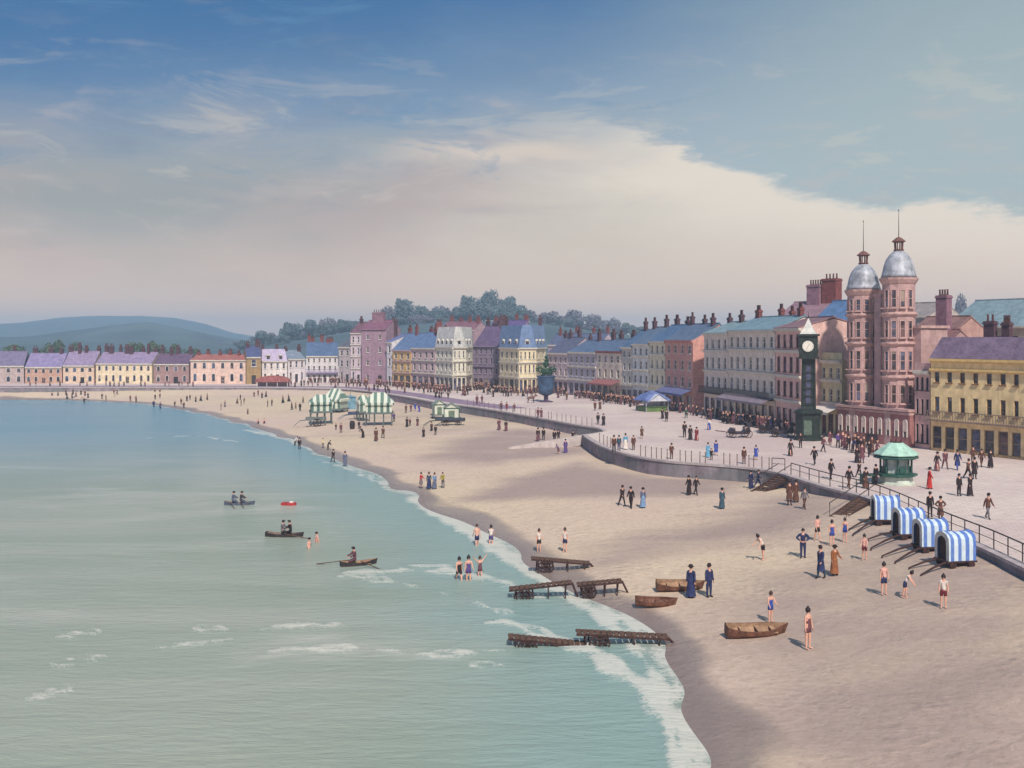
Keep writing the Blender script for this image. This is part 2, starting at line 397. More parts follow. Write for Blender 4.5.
poly = EAs + EBs + [(400.0, -60.0), (900.0, 300.0), (700.0, 700.0), (-900.0, 700.0)]
bm = bmesh.new()
vs = [bm.verts.new((x, y, 0)) for x, y in poly]
fc = bm.faces.new(vs); bmesh.ops.triangulate(bm, faces=[fc])
me = bpy.data.meshes.new('promenade'); bm.normal_update()
for f in bm.faces:
    if f.normal.z < 0: f.normal_flip()
bm.to_mesh(me); bm.free(); me.materials.append(prom_material())
o = link('promenade', me); o['kind'] = 'structure'
def ribbon(mb, line, w, z, h=None):
    """flat strip to the left of a line (or a low block when h is given)"""
    pts = [Vector((p[0], p[1], 0)) for p in line]
    offs = []
    for i, p in enumerate(pts):
        d = (pts[min(i+1, len(pts)-1)] - pts[max(i-1, 0)]).normalized()
        offs.append(p + Vector((-d.y, d.x, 0))*w)
    for i in range(len(pts)-1):
        a, b_, c, d = pts[i], pts[i+1], offs[i+1], offs[i]
        if h is None:
            mb.q([(a.x,a.y,z),(b_.x,b_.y,z),(c.x,c.y,z),(d.x,d.y,z)])
        else:
            t, bt = z, z-h
            mb.q([(a.x,a.y,t),(b_.x,b_.y,t),(c.x,c.y,t),(d.x,d.y,t)])
            mb.q([(b_.x,b_.y,t),(a.x,a.y,t),(a.x,a.y,bt),(b_.x,b_.y,bt)])
            mb.q([(d.x,d.y,t),(c.x,c.y,t),(c.x,c.y,bt),(d.x,d.y,bt)])
    if h is not None:
        for i in (0, len(pts)-1):
            a, d = pts[i], offs[i]
            mb.q([(a.x,a.y,z),(d.x,d.y,z),(d.x,d.y,z-h),(a.x,a.y,z-h)])
    return mb
M_WALL = mat('sea_wall_concrete', srgb(140,128,138), .85, .25, .7, .4, grime=.6, tint=srgb(110,120,122))
M_COPE = mat('coping_stone', srgb(176,164,166), .85, .15, 1.2, .3)
def sea_wall(line, label):
    t = thing('sea_wall', label, 'sea wall', (line[0][0], line[0][1], 0))
    loc = [(p[0]-line[0][0], p[1]-line[0][1]) for p in line]
    shift = []
    for i, p in enumerate(loc):                       # stand just in front of the promenade edge
        d = Vector((loc[min(i+1, len(loc)-1)][0]-loc[max(i-1,0)][0], loc[min(i+1, len(loc)-1)][1]-loc[max(i-1,0)][1])).normalized()
        shift.append((p[0]+d.y*.32, p[1]-d.x*.32))
    ribbon(MB(), shift, .31, -.1, 2.6).build('wall_face', M_WALL, t)
    cp = [(p[0]+(q[0]-p[0])*1.25, p[1]+(q[1]-p[1])*1.25) for p, q in zip(loc, shift)]
    ribbon(MB(), cp, .62, .09, .185).build('coping', M_COPE, t)
    return t
sea_wall(EAs[1:], 'long low sea wall curving round the far bay to the slipway')
sea_wall(EBs, 'grey sea wall curving from the slipway to behind the striped carts')
# slipway between the two walls
a, b_ = Vector((*EA[-1], 0)), Vector((*EB[0], 0))
mb = MB()
dv = Vector((-9.5, -2.2, -1.32)); n = 10
for i in range(n):
    p0, p1 = a + dv*(i/n), a + dv*((i+1)/n); q0, q1 = b_ + dv*(i/n), b_ + dv*((i+1)/n)
    up = Vector((0,0,.03))
    mb.q([q0+up, p0+up, p1+up, q1+up]); mb.q([q0+up, q1+up, q1-Vector((0,0,1.2)), q0-Vector((0,0,1.2))]); mb.q([p1+up, p0+up, p0-Vector((0,0,1.2)), p1-Vector((0,0,1.2))])
tag(mb.build('slipway', mat('pale_concrete', srgb(190,178,178), .85, .15, .8, .3, grime=.3)), 'pale concrete slipway sloping down to the sand between the two sea walls', 'slipway')
# road along the far side of the bay
rd = smooth_line([tuple(un(x, y)[:2]) for x, y in [(-300,387.0),(44,386.8),(200,386.7),(300,387.2),(350,388.6),(400,394.6),(450,402.6),(500,409)]], 4)
o = ribbon(MB(), rd, 5.5, .006).build('road', mat('worn_asphalt', srgb(142,120,142), .9, .15, .5, .2)); o['kind'] = 'structure'
# ------------------------------------------------------------------ hills
def prof(px, tab):
    return np.interp(px, [t[0] for t in tab], [t[1] for t in tab])
th2 = np.radians(np.arange(-60, 60.01, .35)); r2 = np.concatenate([np.geomspace(335, 3080, 150)])
X2, Y2 = polar(r2, th2)
RR = np.hypot(X2, Y2); PXc = CX + F*np.clip(X2/np.maximum(Y2, 1), -3, 3)
ridges = (
    (2900, .38, [(-900,334),(-300,331),(-60,327),(20,324),(60,320),(100,318),(140,317),(175,319),(205,325),(232,333),(262,337),(330,339),(500,340),(2000,340)], 1.0),
    (1300, .26, [(-900,338),(-60,336),(30,336),(80,331),(115,327),(150,323),(180,327),(215,334),(250,340),(400,344),(2000,344)], 1.0),
    (1000, .22, [(-900,342),(0,341),(60,338),(100,340),(140,336),(200,339),(240,343),(2000,346)], .6),
    (800, .30, [(-900,356),(100,352),(200,350),(245,345),(300,338),(350,331),(400,326),(460,320),(520,319),(560,325),(610,331),(680,335),(760,332),(850,325),(950,312),(1050,306),(2000,310)], .5))
Z2 = np.full(X2.shape, -.6)
for r0, wd, tab, am in ridges:
    top = ZC + (HY - prof(PXc, tab))/F*r0
    Z2 = np.maximum(Z2, top*np.exp(-((np.log(RR/r0))/wd)**2) - 1.0)
Z2 += np.clip((RR-400)/600, 0, 1)*(1.3*np.sin(X2*.021+Y2*.004)+.9*np.sin(X2*.05-Y2*.017))
def hill_material():
    m, nt, b = new_mat('hill_pasture_hazed')
    tc = N(nt, 'ShaderNodeTexCoord')
    v = N(nt, 'ShaderNodeTexVoronoi', i_Scale=.006); L(nt, tc.outputs['Object'], v.inputs['Vector'])
    n1 = N(nt, 'ShaderNodeTexNoise', i_Scale=.012, i_Detail=9.0, i_Roughness=.65); L(nt, tc.outputs['Object'], n1.inputs['Vector'])
    sep = N(nt, 'ShaderNodeSeparateColor'); L(nt, v.outputs['Color'], sep.inputs[0])
    c = mixc(nt, sep.outputs[0], (.05,.09,.11), (.08,.125,.13))  # pasture shifted to blue: distance haze mixed into the base colour
    c = mixc(nt, sstep(nt, n1.outputs['Fac'], .42, .62), c, (.04,.07,.09))
    L(nt, c, b.inputs['Base Color']); b.inputs['Roughness'].default_value = .95
    return m
o = grid_mesh('hills', X2, Y2, Z2, hill_material(), {}); o['kind'] = 'structure'
def zhill(px, r):
    z = -.6
    for r0, wd, tab, am in ridges:
        top = ZC + (HY - float(prof(px, tab)))/F*r0
        z = max(z, top*math.exp(-(math.log(r/r0)/wd)**2) - 1.0)
    return z
# ------------------------------------------------------------------ trees
def leaf_mat(name, c1, c2):
    m, nt, b = new_mat(name)
    tc = N(nt, 'ShaderNodeTexCoord'); n1 = N(nt, 'ShaderNodeTexNoise', i_Scale=.8, i_Detail=3.0); L(nt, tc.outputs['Object'], n1.inputs['Vector'])
    L(nt, mixc(nt, sstep(nt, n1.outputs['Fac'], .35, .68), c1, c2), b.inputs['Base Color']); b.inputs['Roughness'].default_value = .8
    return m
LEAF = [leaf_mat('leaves_hazed_blue_green', (.07,.105,.12), (.11,.16,.175)), leaf_mat('leaves_green', (.05,.08,.04), (.1,.14,.07)), leaf_mat('leaves_hazed_violet', (.11,.105,.15), (.17,.165,.21))]  # blue and violet sets carry painted distance haze in the leaf colour
M_BARK = mat('bark', srgb(80,66,60), .9, .3, 4.0)
def crown_mesh(seed, mt, wide=1.0, n=2200):
    rnd = random.Random(seed); mb = MB()
    lobes = []
    for _ in range(13):
        a = rnd.uniform(0, 6.28); zz_ = rnd.uniform(.16, .8); r = rnd.uniform(.05, .62)*wide*(1.05-.55*zz_)
        lobes.append((math.cos(a)*r, math.sin(a)*r, zz_, rnd.uniform(.22, .36)))
    for k in range(n):
        cx, cy, cz, cr = rnd.choice(lobes)
        d = Vector((rnd.gauss(0,1), rnd.gauss(0,1), rnd.gauss(0,1))).normalized()
        p = Vector((cx, cy, cz)) + d*cr*rnd.uniform(.55, 1.04)*Vector((1,1,.82)).length/1.65
        if p.z < .04: continue
        s = rnd.uniform(.028, .06)
        nrm = (d + Vector((rnd.gauss(0,.5), rnd.gauss(0,.5), rnd.gauss(0,.5)))).normalized()
        t = nrm.orthogonal().normalized(); u = nrm.cross(t)
        ang = rnd.uniform(0, 6.28); t, u = t*math.cos(ang)+u*math.sin(ang), u*math.cos(ang)-t*math.sin(ang)
        mb.q([p+t*s*1.3, p+u*s, p-t*s*1.3, p-u*s*.9])
    return mb.mesh('crown', mt)
def trunk_mesh(seed):
    rnd = random.Random(seed); mb = MB()
    mb.tube([(0,0,-.05),(.01,0,.2),(.0,.01,.5),(.02,0,.75)], [.05,.04,.03,.01], 7)
    for k in range(6):
        a = k*1.05+rnd.uniform(-.3,.3); z = rnd.uniform(.22,.45)
        mb.tube([(0,0,z),(math.cos(a)*.2,math.sin(a)*.2,z+.15),(math.cos(a)*.4,math.sin(a)*.4,z+.28)], [.022,.014,.006], 5)
    return mb.mesh('trunk', M_BARK)
CROWNS = [[crown_mesh(10*i+k, LEAF[i], 1.0+.1*k) for k in range(3)] for i in range(3)]
TRUNK = [trunk_mesh(k) for k in range(2)]
TREES = [] # px centre, top row, width px, distance, leaf kind, label
def tr(px, top, w, r, kind, label): TREES.append((px, top, w, r, kind, label))
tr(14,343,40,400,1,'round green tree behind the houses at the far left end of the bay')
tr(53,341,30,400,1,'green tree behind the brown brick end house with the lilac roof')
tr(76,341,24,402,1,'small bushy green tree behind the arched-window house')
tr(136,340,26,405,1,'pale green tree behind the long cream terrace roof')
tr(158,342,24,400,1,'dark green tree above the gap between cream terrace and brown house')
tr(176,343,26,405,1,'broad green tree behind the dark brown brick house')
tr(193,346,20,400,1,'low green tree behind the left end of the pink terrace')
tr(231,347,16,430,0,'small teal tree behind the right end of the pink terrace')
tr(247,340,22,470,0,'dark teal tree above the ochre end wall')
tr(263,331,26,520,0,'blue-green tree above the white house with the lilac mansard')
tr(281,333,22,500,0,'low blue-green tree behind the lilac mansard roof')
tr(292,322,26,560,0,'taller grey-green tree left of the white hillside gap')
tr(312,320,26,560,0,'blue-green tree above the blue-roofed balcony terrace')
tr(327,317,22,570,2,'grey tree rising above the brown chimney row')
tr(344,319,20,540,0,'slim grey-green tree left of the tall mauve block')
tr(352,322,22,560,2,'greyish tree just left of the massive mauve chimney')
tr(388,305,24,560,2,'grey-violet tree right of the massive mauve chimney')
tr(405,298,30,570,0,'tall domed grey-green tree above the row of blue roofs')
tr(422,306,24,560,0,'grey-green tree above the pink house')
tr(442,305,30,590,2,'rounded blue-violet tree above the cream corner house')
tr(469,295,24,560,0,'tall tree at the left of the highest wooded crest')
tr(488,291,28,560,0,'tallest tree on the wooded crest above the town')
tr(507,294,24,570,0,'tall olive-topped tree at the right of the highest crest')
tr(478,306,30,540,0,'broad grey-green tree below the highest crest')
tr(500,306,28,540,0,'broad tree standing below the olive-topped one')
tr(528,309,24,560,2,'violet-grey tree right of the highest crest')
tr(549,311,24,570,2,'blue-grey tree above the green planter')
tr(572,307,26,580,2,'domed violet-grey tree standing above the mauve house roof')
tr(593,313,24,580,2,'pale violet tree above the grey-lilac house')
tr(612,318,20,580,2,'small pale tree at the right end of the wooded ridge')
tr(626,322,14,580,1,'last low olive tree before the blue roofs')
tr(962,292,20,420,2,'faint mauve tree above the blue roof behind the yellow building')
NAMED = len(TREES)
rt = random.Random(11)
for px in range(250, 640, 9):
    base = float(np.interp(px, [250,300,350,400,430,470,510,540,600,640], [338,330,326,314,316,302,302,316,324,330]))
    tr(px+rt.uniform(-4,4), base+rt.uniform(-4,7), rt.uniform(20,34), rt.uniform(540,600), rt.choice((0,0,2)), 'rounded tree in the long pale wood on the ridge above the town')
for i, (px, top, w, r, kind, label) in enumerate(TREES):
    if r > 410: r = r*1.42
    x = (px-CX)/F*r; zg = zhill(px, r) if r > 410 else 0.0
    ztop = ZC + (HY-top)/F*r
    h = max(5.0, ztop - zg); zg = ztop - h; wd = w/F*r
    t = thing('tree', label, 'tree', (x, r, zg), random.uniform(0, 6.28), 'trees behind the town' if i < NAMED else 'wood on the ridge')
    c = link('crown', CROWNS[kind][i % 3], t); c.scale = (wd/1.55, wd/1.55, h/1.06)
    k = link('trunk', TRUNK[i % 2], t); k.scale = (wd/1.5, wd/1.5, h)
# ------------------------------------------------------------------ houses
WINC = {}
def win_meshes(w, h, arch=False, frame=None):
    key = (round(w, 2), round(h, 2), arch, frame.name if frame else '')
    if key in WINC: return WINC[key]
    fr = frame or M_FRAME
    a, p = MB(), MB()
    t = min(.09, w*.13)
    if not arch:
        a.box(-w/2, -w/2+t, -.05, .06, 0, h); a.box(w/2-t, w/2, -.05, .06, 0, h)
        a.box(-w/2+t, w/2-t, -.05, .06, 0, t); a.box(-w/2+t, w/2-t, -.05, .06, h-t, h); a.box(-w/2+t, w/2-t, -.03, .05, h*.5-t*.4, h*.5+t*.4)
        a.box(-w/2-.1, w/2+.1, -.28, -.052, -.12, -.003)
        p.q([(-w/2+t, .03, t), (w/2-t, .03, t), (w/2-t, .03, h-t), (-w/2+t, .03, h-t)])
    else:
        hs = max(h - w/2, h*.4); n = 8
        out = [(-w/2, 0), (-w/2, hs)] + [(-w/2*math.cos(math.pi*k/n), hs + (h-hs)*math.sin(math.pi*k/n)) for k in range(1, n)] + [(w/2, hs), (w/2, 0)]
        inn = [(x*(1-2*t/w), (y if y < hs else hs+(y-hs)*(1-t/(h-hs)))) for x, y in out]
        for k in range(len(out)-1):
            o0, o1, i0, i1 = out[k], out[k+1], inn[k], inn[k+1]
            a.q([(o0[0],-.1,o0[1]),(o1[0],-.1,o1[1]),(i1[0],-.1,i1[1]),(i0[0],-.1,i0[1])][::-1])
            a.q([(o0[0],-.1,o0[1]),(o1[0],-.1,o1[1]),(o1[0],.0,o1[1]),(o0[0],.0,o0[1])])
            a.q([(i0[0],-.1,i0[1]),(i1[0],-.1,i1[1]),(i1[0],-.03,i1[1]),(i0[0],-.03,i0[1])])
        p.q([(x, -.03, y) for x, y in inn])
    r = (a.mesh('window', fr), [p.mesh('pane', g) for g in PANES])
    WINC[key] = r
    return r
FACADES = []
def chimney_meshes(w, d, h, pots, mt):
    key = ('ch', round(w,1), round(d,1), round(h,1), pots, mt.name)
    if key in WINC: return WINC[key]
    a = MB(); a.box(-w/2, w/2, -d/2, d/2, -h, -.35); a.box(-w/2-.09, w/2+.09, -d/2-.09, d/2+.09, -.349, -.16); a.box(-w/2-.02, w/2+.02, -d/2-.02, d/2+.02, -.159, 0)
    p = MB().lathe([(.13,.002),(.16,.06),(.12,.14),(.1,.62),(.135,.64),(.13,.72),(.08,.72)], 8)
    r = (a.mesh('chimney', mt), p.mesh('chimney_pot', M_POT))
    WINC[key] = r
    return r
def add_chimney(t, x, y, ztop, hh=2.0, w=.95, d=.55, pots=3, mt=None, tilt=0):
    a, p = chimney_meshes(w, d, hh, pots, mt or M_CHIM)
    c = link('chimney', a, t, (x, y, ztop))
    if tilt: c.rotation_euler.z = tilt
    for k in range(pots):
        u = (k+.5)/pots-.5
        link('chimney_pot', p, c, (u*(w-.1) if w >= d else 0, 0 if w >= d else u*(d-.1), 0))
    return c
def inset(poly, front_n, dist):
    """move every corner of a convex polygon inwards by dist (per-edge list)"""
    n = len(poly); out = []
    for i in range(n):
        p0, p1, p2 = Vector(poly[i-1]), Vector(poly[i]), Vector(poly[(i+1) % n])
        d0 = dist[i-1]; d1 = dist[i]
        e0 = (p1-p0).normalized(); e1 = (p2-p1).normalized()
        n0 = Vector((-e0.y, e0.x)); n1 = Vector((-e1.y, e1.x))
        A = Matrix(((n0.x, n0.y), (n1.x, n1.y)))
        if abs(A.determinant()) < .05: out.append(tuple(p1 + n1*d1)); continue
        rhs = Vector((n0.dot(p0)+d0, n1.dot(p1)+d1))
        out.append(tuple(A.inverted() @ rhs))
    return out
def house(label, front, eave, ridge, wall, roof, bays, storeys, kind='pitch', depth=8.5, gf=None, gfr=1.25, chim=(), arch=False, wf=.4, hf=.58,
          cornice=(), balcony=(), dormers=0, frame=None, name='terraced_house', cat='house', chim_h=1.3, brick=False, group=None, door=True, awning=None, side_win=False, trim=None, chmat=None, pots=3, quoins=False):
    P = [un(x, y) for x, y in front]
    A, B = P[0], P[-1]
    ym = sum(y for _, y in front)/len(front)
    H = ZC*(ym-eave)/(ym-HY)
    rz = math.atan2(B.y-A.y, B.x-A.x)
    t = thing(name, label, cat, A, rz, group)
    Mi = Matrix.Rotation(-rz, 3, 'Z')
    lp = [tuple((Mi @ (p-A))[:2]) for p in P]
    W = lp[-1][0]
    g = .02
    lp[0] = (lp[0][0]+g, lp[0][1]); lp[-1] = (lp[-1][0]-g, lp[-1][1])
    Dm = sum(p.y for p in P)/len(P)
    zR = ZC + (HY-ridge)/F*(Dm+depth*.5)
    wm = wall_mat(wall, brick) if isinstance(wall, tuple) else wall
    rm = roof_mat(roof)
    back = [(W-g, depth), (g, depth)]
    foot = lp + back
    sh = [gfr if s == 0 else 1.0 for s in range(storeys)]
    tot = sum(sh); sh = [H*x/tot for x in sh]; zb = [sum(sh[:i]) for i in range(storeys)]
    bays = bays if isinstance(bays, (list, tuple)) else [bays]*(len(lp)-1)
    body = MB(); near = Dm < 235
    wins = []
    for si, (p, q) in enumerate(zip(lp[:-1], lp[1:])):
        p, q = Vector(p), Vector(q); Ls = (q-p).length; e = (q-p)/Ls; nrm = Vector((-e.y, e.x)); nb = bays[si]
        FACADES.append((A + Mi.transposed() @ Vector((p.x, p.y, 0)), A + Mi.transposed() @ Vector((q.x, q.y, 0))))
        ops = []
        for s in range(storeys):
            for b_ in range(nb):
                bw = Ls/nb; u = (b_+.5)*bw
                if s == 0 and gf:
                    w, h, v0 = bw*.72, sh[0]*.68, sh[0]*.08; kd = 'shop_window'
                elif s == 0 and door and b_ == nb//2 and si == 0:
                    w, h, v0 = min(1.1, bw*.5), min(2.3, sh[0]*.72), .02; kd = 'door'
                else:
                    w, h, v0 = min(bw*wf, 1.25), sh[s]*hf, zb[s]+sh[s]*.2; kd = 'window'
                    if s == storeys-1 and storeys > 2: h *= .86
                ops.append((u-w/2, u+w/2, v0, v0+h, kd))
        def at(u, v, dp=0.0):
            k = p + e*u + nrm*dp
            return (k.x, k.y, v)
        holes = [] if arch else ops
        us = sorted({0.0, Ls} | {round(x, 4) for o_ in holes for x in o_[:2]}); vsn = sorted({0.0, H} | {round(x, 4) for o_ in holes for x in o_[2:4]})
        for i in range(len(us)-1):
            for j in range(len(vsn)-1):
                uc, vc = (us[i]+us[i+1])/2, (vsn[j]+vsn[j+1])/2
                if any(o_[0] < uc < o_[1] and o_[2] < vc < o_[3] for o_ in holes): continue
                body.q([at(us[i], vsn[j]), at(us[i+1], vsn[j]), at(us[i+1], vsn[j+1]), at(us[i], vsn[j+1])])
        rv = .2
        for (u0, u1, v0, v1, kd) in holes:
            body.q([at(u0,v0), at(u0,v1), at(u0,v1,rv), at(u0,v0,rv)]); body.q([at(u1,v1), at(u1,v0), at(u1,v0,rv), at(u1,v1,rv)])
            body.q([at(u0,v1), at(u1,v1), at(u1,v1,rv), at(u0,v1,rv)]); body.q([at(u1,v0), at(u0,v0), at(u0,v0,rv), at(u1,v0,rv)])
        for (u0, u1, v0, v1, kd) in ops:
            wins.append((at((u0+u1)/2, v0, 0.0 if arch else rv-.07), math.atan2(e.y, e.x), u1-u0, v1-v0, kd))
    # sides, back, top
    a0, a1, b0, b1 = lp[-1], back[0], back[1], lp[0]
    body.q([(a0[0],a0[1],0),(a1[0],a1[1],0),(a1[0],a1[1],H),(a0[0],a0[1],H)])
    body.q([(a1[0],a1[1],0),(b0[0],b0[1],0),(b0[0],b0[1],H),(a1[0],a1[1],H)])
    body.q([(b0[0],b0[1],0),(b1[0],b1[1],0),(b1[0],b1[1],H),(b0[0],b0[1],H)])
    if kind == 'pitch':
        for x in (g, W-g): body.q([(x,0,H),(x,depth,H),(x,depth/2,zR-.12)])
    body.build('wall', wm, t)
    for (pos, ang, w, h, kd) in wins:
        if kd == 'door':
            key = ('door', round(w,2), round(h,2))
            if key not in WINC:
                a = MB(); a.box(-w/2, w/2, 0, .06, 0, h*.8); a.box(-w/2, w/2, -.02, .05, h*.8+.002, h*.84)
                a.box(-w*.35, -w*.05, -.03, -.002, h*.1, h*.35); a.box(w*.05, w*.35, -.03, -.002, h*.1, h*.35); a.box(-w*.35, -w*.05, -.03, -.002, h*.42, h*.72); a.box(w*.05, w*.35, -.03, -.002, h*.42, h*.72)
                a.q([(-w/2, .03, h*.84), (w/2, .03, h*.84), (w/2, .03, h), (-w/2, .03, h)])
                WINC[key] = a.mesh('door', M_DFRAME)
            link('door', WINC[key], t, pos, ang); continue
        fm, pm = win_meshes(w, h, arch, frame if kd == 'window' else (gf or frame))
        o_ = link(kd, fm, t, pos, ang)
        link('pane', random.choice(pm), o_)
    tm = trim or M_TRIM
    # cornices: bands across the front at the given shares of the height
    def band(z, h, out, nm, mt):
        c = MB()
        for p, q in zip(lp[:-1], lp[1:]):
            p, q = Vector(p), Vector(q); e = (q-p).normalized(); nrm = Vector((-e.y, e.x))
            M4 = Matrix.Translation((p.x, p.y, 0)) @ Matrix.Rotation(math.atan2(e.y, e.x), 4, 'Z')
            c.box(-.02, (q-p).length+.02, -out, .1, z, z+h, 0, M4); c.box(-.02, (q-p).length+.02, -out*.55, .1, z-h*.7, z-.003, 0, M4)
        c.build(nm, mt, t)
    for cfr in cornice: band(H*cfr, .22, .28, 'cornice', tm)
    band(H-.26, .25, .34, 'eaves_cornice', tm)
    for bf, bmat in balcony:
        c = MB(); z = H*bf
        for p, q in zip(lp[:-1], lp[1:]):
            p, q = Vector(p), Vector(q); e = (q-p).normalized(); Lq = (q-p).length
            M4 = Matrix.Translation((p.x, p.y, 0)) @ Matrix.Rotation(math.atan2(e.y, e.x), 4, 'Z')
            c.box(0, Lq, -.95, .08, z-.12, z, 0, M4); c.box(0, Lq, -.95, -.88, z+.9, z+.98, 0, M4)
            k = max(6, int(Lq/.32))
            for i in range(k+1): c.box(Lq*i/k-.03, Lq*i/k+.03, -.94, -.89, z+.001, z+.901, 0, M4)
        c.build('balcony', bmat, t)
    if awning:
        c = MB(); z = sh[0]*.92
        for p, q in zip(lp[:-1], lp[1:]):
            p, q = Vector(p), Vector(q); e = (q-p).normalized(); Lq = (q-p).length
            M4 = Matrix.Translation((p.x, p.y, 0)) @ Matrix.Rotation(math.atan2(e.y, e.x), 4, 'Z')
            tp = [(0,-.1,z+.55),(Lq,-.1,z+.55),(Lq,-2.0,z-.25),(0,-2.0,z-.25)]
            lo = [(x, y, zz-.06) for x, y, zz in tp]
            T = lambda l: [tuple(M4 @ Vector(v)) for v in l]
            c.q(T(tp)[::-1]); c.q(T(lo)); c.q(T([tp[3],tp[2],(Lq,-2.0,z-.55),(0,-2.0,z-.55)])[::-1])
            c.q(T([tp[0], tp[3], lo[3], lo[0]])); c.q(T([tp[1], tp[2], lo[2], lo[1]]))
        c.build('awning', awning, t)
    # roof
    if kind == 'pitch':
        r = MB(); ov = .3; sl = (zR-H)/(depth/2); th = .16
        y0, y1 = -ov, depth+ov; zf = H-ov*sl
        prof_ = [(y0, zf), (depth/2, zR), (y1, zf)]
        x0, x1 = -.0, W
        for (ya, za), (yb, zb_) in ((prof_[0], prof_[1]), (prof_[1], prof_[2])):
            r.q([(x0,ya,za+th),(x1,ya,za+th),(x1,yb,zb_+th),(x0,yb,zb_+th)]); r.q([(x0,ya,za),(x0,yb,zb_),(x1,yb,zb_),(x1,ya,za)])
            for x in (x0, x1): r.q([(x,ya,za),(x,yb,zb_),(x,yb,zb_+th),(x,ya,za+th)])
        r.q([(x0,y0,zf),(x1,y0,zf),(x1,y0,zf+th),(x0,y0,zf+th)]); r.q([(x0,y1,zf),(x1,y1,zf),(x1,y1,zf+th),(x0,y1,zf+th)])
        r.box(x0, x1, depth/2-.14, depth/2+.14, zR+th*.4, zR+th+.12)
        r.build('roof', rm, t)
    elif kind in ('mansard', 'hip'):
        n_ = len(foot); ds = []
        for i in range(n_):
            front_edge = i < len(lp)-1
            if kind == 'mansard': ds.append(1.3 if front_edge else (1.3 if i == len(lp) else .35))
            else: ds.append(min(W, depth)*.42 if front_edge or i == len(lp) else min(W, depth)*.38)
        topp = inset(foot, None, ds)
        out = inset(foot, None, [-.12]*n_)
        r = MB()
        for i in range(n_):
            j = (i+1) % n_
            r.q([(*out[i], H+.02), (*out[j], H+.02), (*topp[j], zR), (*topp[i], zR)])
        r.q([(*p_, zR) for p_ in topp]); r.q([(*p_, H+.02) for p_ in out][::-1])
        r.build('roof', rm, t)
        if kind == 'mansard' and dormers:
            for p, q in list(zip(lp[:-1], lp[1:])):
                p, q = Vector(p), Vector(q); Lq = (q-p).length; e = (q-p).normalized()
                k = max(1, round(dormers*Lq/W))
                if Lq < W*.15: continue
                for i in range(k):
                    c = p + e*Lq*(i+.5)/k
                    hw, hh = .55, min(1.35, (zR-H)*.62)
                    d_ = MB(); d_.box(-hw, hw, .1, 1.4, .1, hh)
                    d_.q([(-hw-.12,-.02,hh),(hw+.12,-.02,hh),(0,-.02,hh+.42)]); d_.q([(-hw-.12,-.02,hh),(0,-.02,hh+.42),(0,1.5,hh+.42),(-hw-.12,1.5,hh)][::-1]); d_.q([(hw+.12,-.02,hh),(0,-.02,hh+.42),(0,1.5,hh+.42),(hw+.12,1.5,hh)]); d_.q([(-hw-.12,-.02,hh),(hw+.12,-.02,hh),(hw+.12,1.5,hh),(-hw-.12,1.5,hh)])
                    do = d_.build('dormer', tm, t, loc=(c.x, c.y, H+.1), rz=math.atan2(e.y, e.x))
                    MB().q([(-hw+.14,.08,.25),(hw-.14,.08,.25),(hw-.14,.08,hh-.12),(-hw+.14,.08,hh-.12)]).build('pane', PANES[0], do)
    else:
        r = MB(); r.prism(inset(foot, None, [.25]*len(foot)), H-.5, H-.12)
        r.build('roof', rm, t)
        c = MB()
        for i in range(len(lp)-1):
            p, q = Vector(lp[i]), Vector(lp[i+1]); e = (q-p).normalized()
            M4 = Matrix.Translation((p.x, p.y, 0)) @ Matrix.Rotation(math.atan2(e.y, e.x), 4, 'Z')
            c.box(0, (q-p).length, .0, .28, H, zR, 0, M4)
        c.build('parapet', wm, t)
    for cx in chim:
        yy = depth*.5
        if isinstance(cx, (tuple, list)): cx, yy = cx[0], depth*cx[1]
        base = zR if kind != 'flat' else H
        k_ = random.uniform(.7, 1.45); add_chimney(t, W*cx + random.uniform(-.5, .5), yy + random.uniform(-.6, .6), base+chim_h*k_, round(chim_h+1.2, 1), w=random.choice((.8, .95, 1.3)), pots=max(2, pots+random.choice((-1, 0, 0, 1))), mt=chmat)
    t['_w'] = W; t['_h'] = H
    del t['_w'], t['_h']
    return t, W, H, zR
LILAC, PURPLE, BLUE, SLATE, TEALR = (146,128,162), (104,80,108), (100,122,162), (96,110,134), (128,150,160)
BRICKB, CREAM, PINK = (158,124,118), (212,194,168), (206,174,164)
SHOP = mat('shopfront_paint', srgb(120,98,112), .6, .2, 2.0); SHOPB = mat('shopfront_brown', srgb(112,82,80), .6, .2, 2.0); SHOPR = mat('shopfront_red', srgb(134,62,60), .6, .2, 2.0)
house('mauve brick house with slate blue roof at the far left end of the terraces', [(-60,384),(24,383.4)], 366, 352, (168,146,146), (118,108,140), 8, 2, chim=(.1,.35,.6,.85), arch=True)
house('brown brick end house with lilac roof and three thin chimneys', [(25,383.4),(62,383.3)], 367, 354, (184,142,124), (140,126,168), 5, 2, chim=(.12,.5,.85), arch=True, brick=True, wf=.5)
house('small house with steep lilac roof, dark window row and one big arched doorway', [(63,383.3),(94,383.3)], 365.5, 352, (206,176,154), LILAC, 4, 2, chim=(.1,.35,.6,.9), arch=True, wf=.5)
house('long cream terrace with lilac roof, eight dark chimneys and arched windows', [(96,383.3),(152,383.5)], 363.5, 353, (218,196,164), LILAC, 8, 2, chim=(.03,.17,.3,.43,.56,.7,.84,.97), arch=True, wf=.42)
house('dark brown brick house with plum roof between cream and pink terraces', [(154,383.6),(189,383.6)], 364, 354.5, (146,110,112), PURPLE, 4, 2, chim=(.1,.35,.6,.9), arch=True, brick=True)
house('pink terrace with low red roof and six red chimneys', [(190.5,383.6),(246,383.8)], 360, 355.5, (214,180,166), (168,104,96), 6, 2, chim=(.06,.24,.42,.6,.78,.95), arch=True, chmat=M_CHIMR, chim_h=.8)
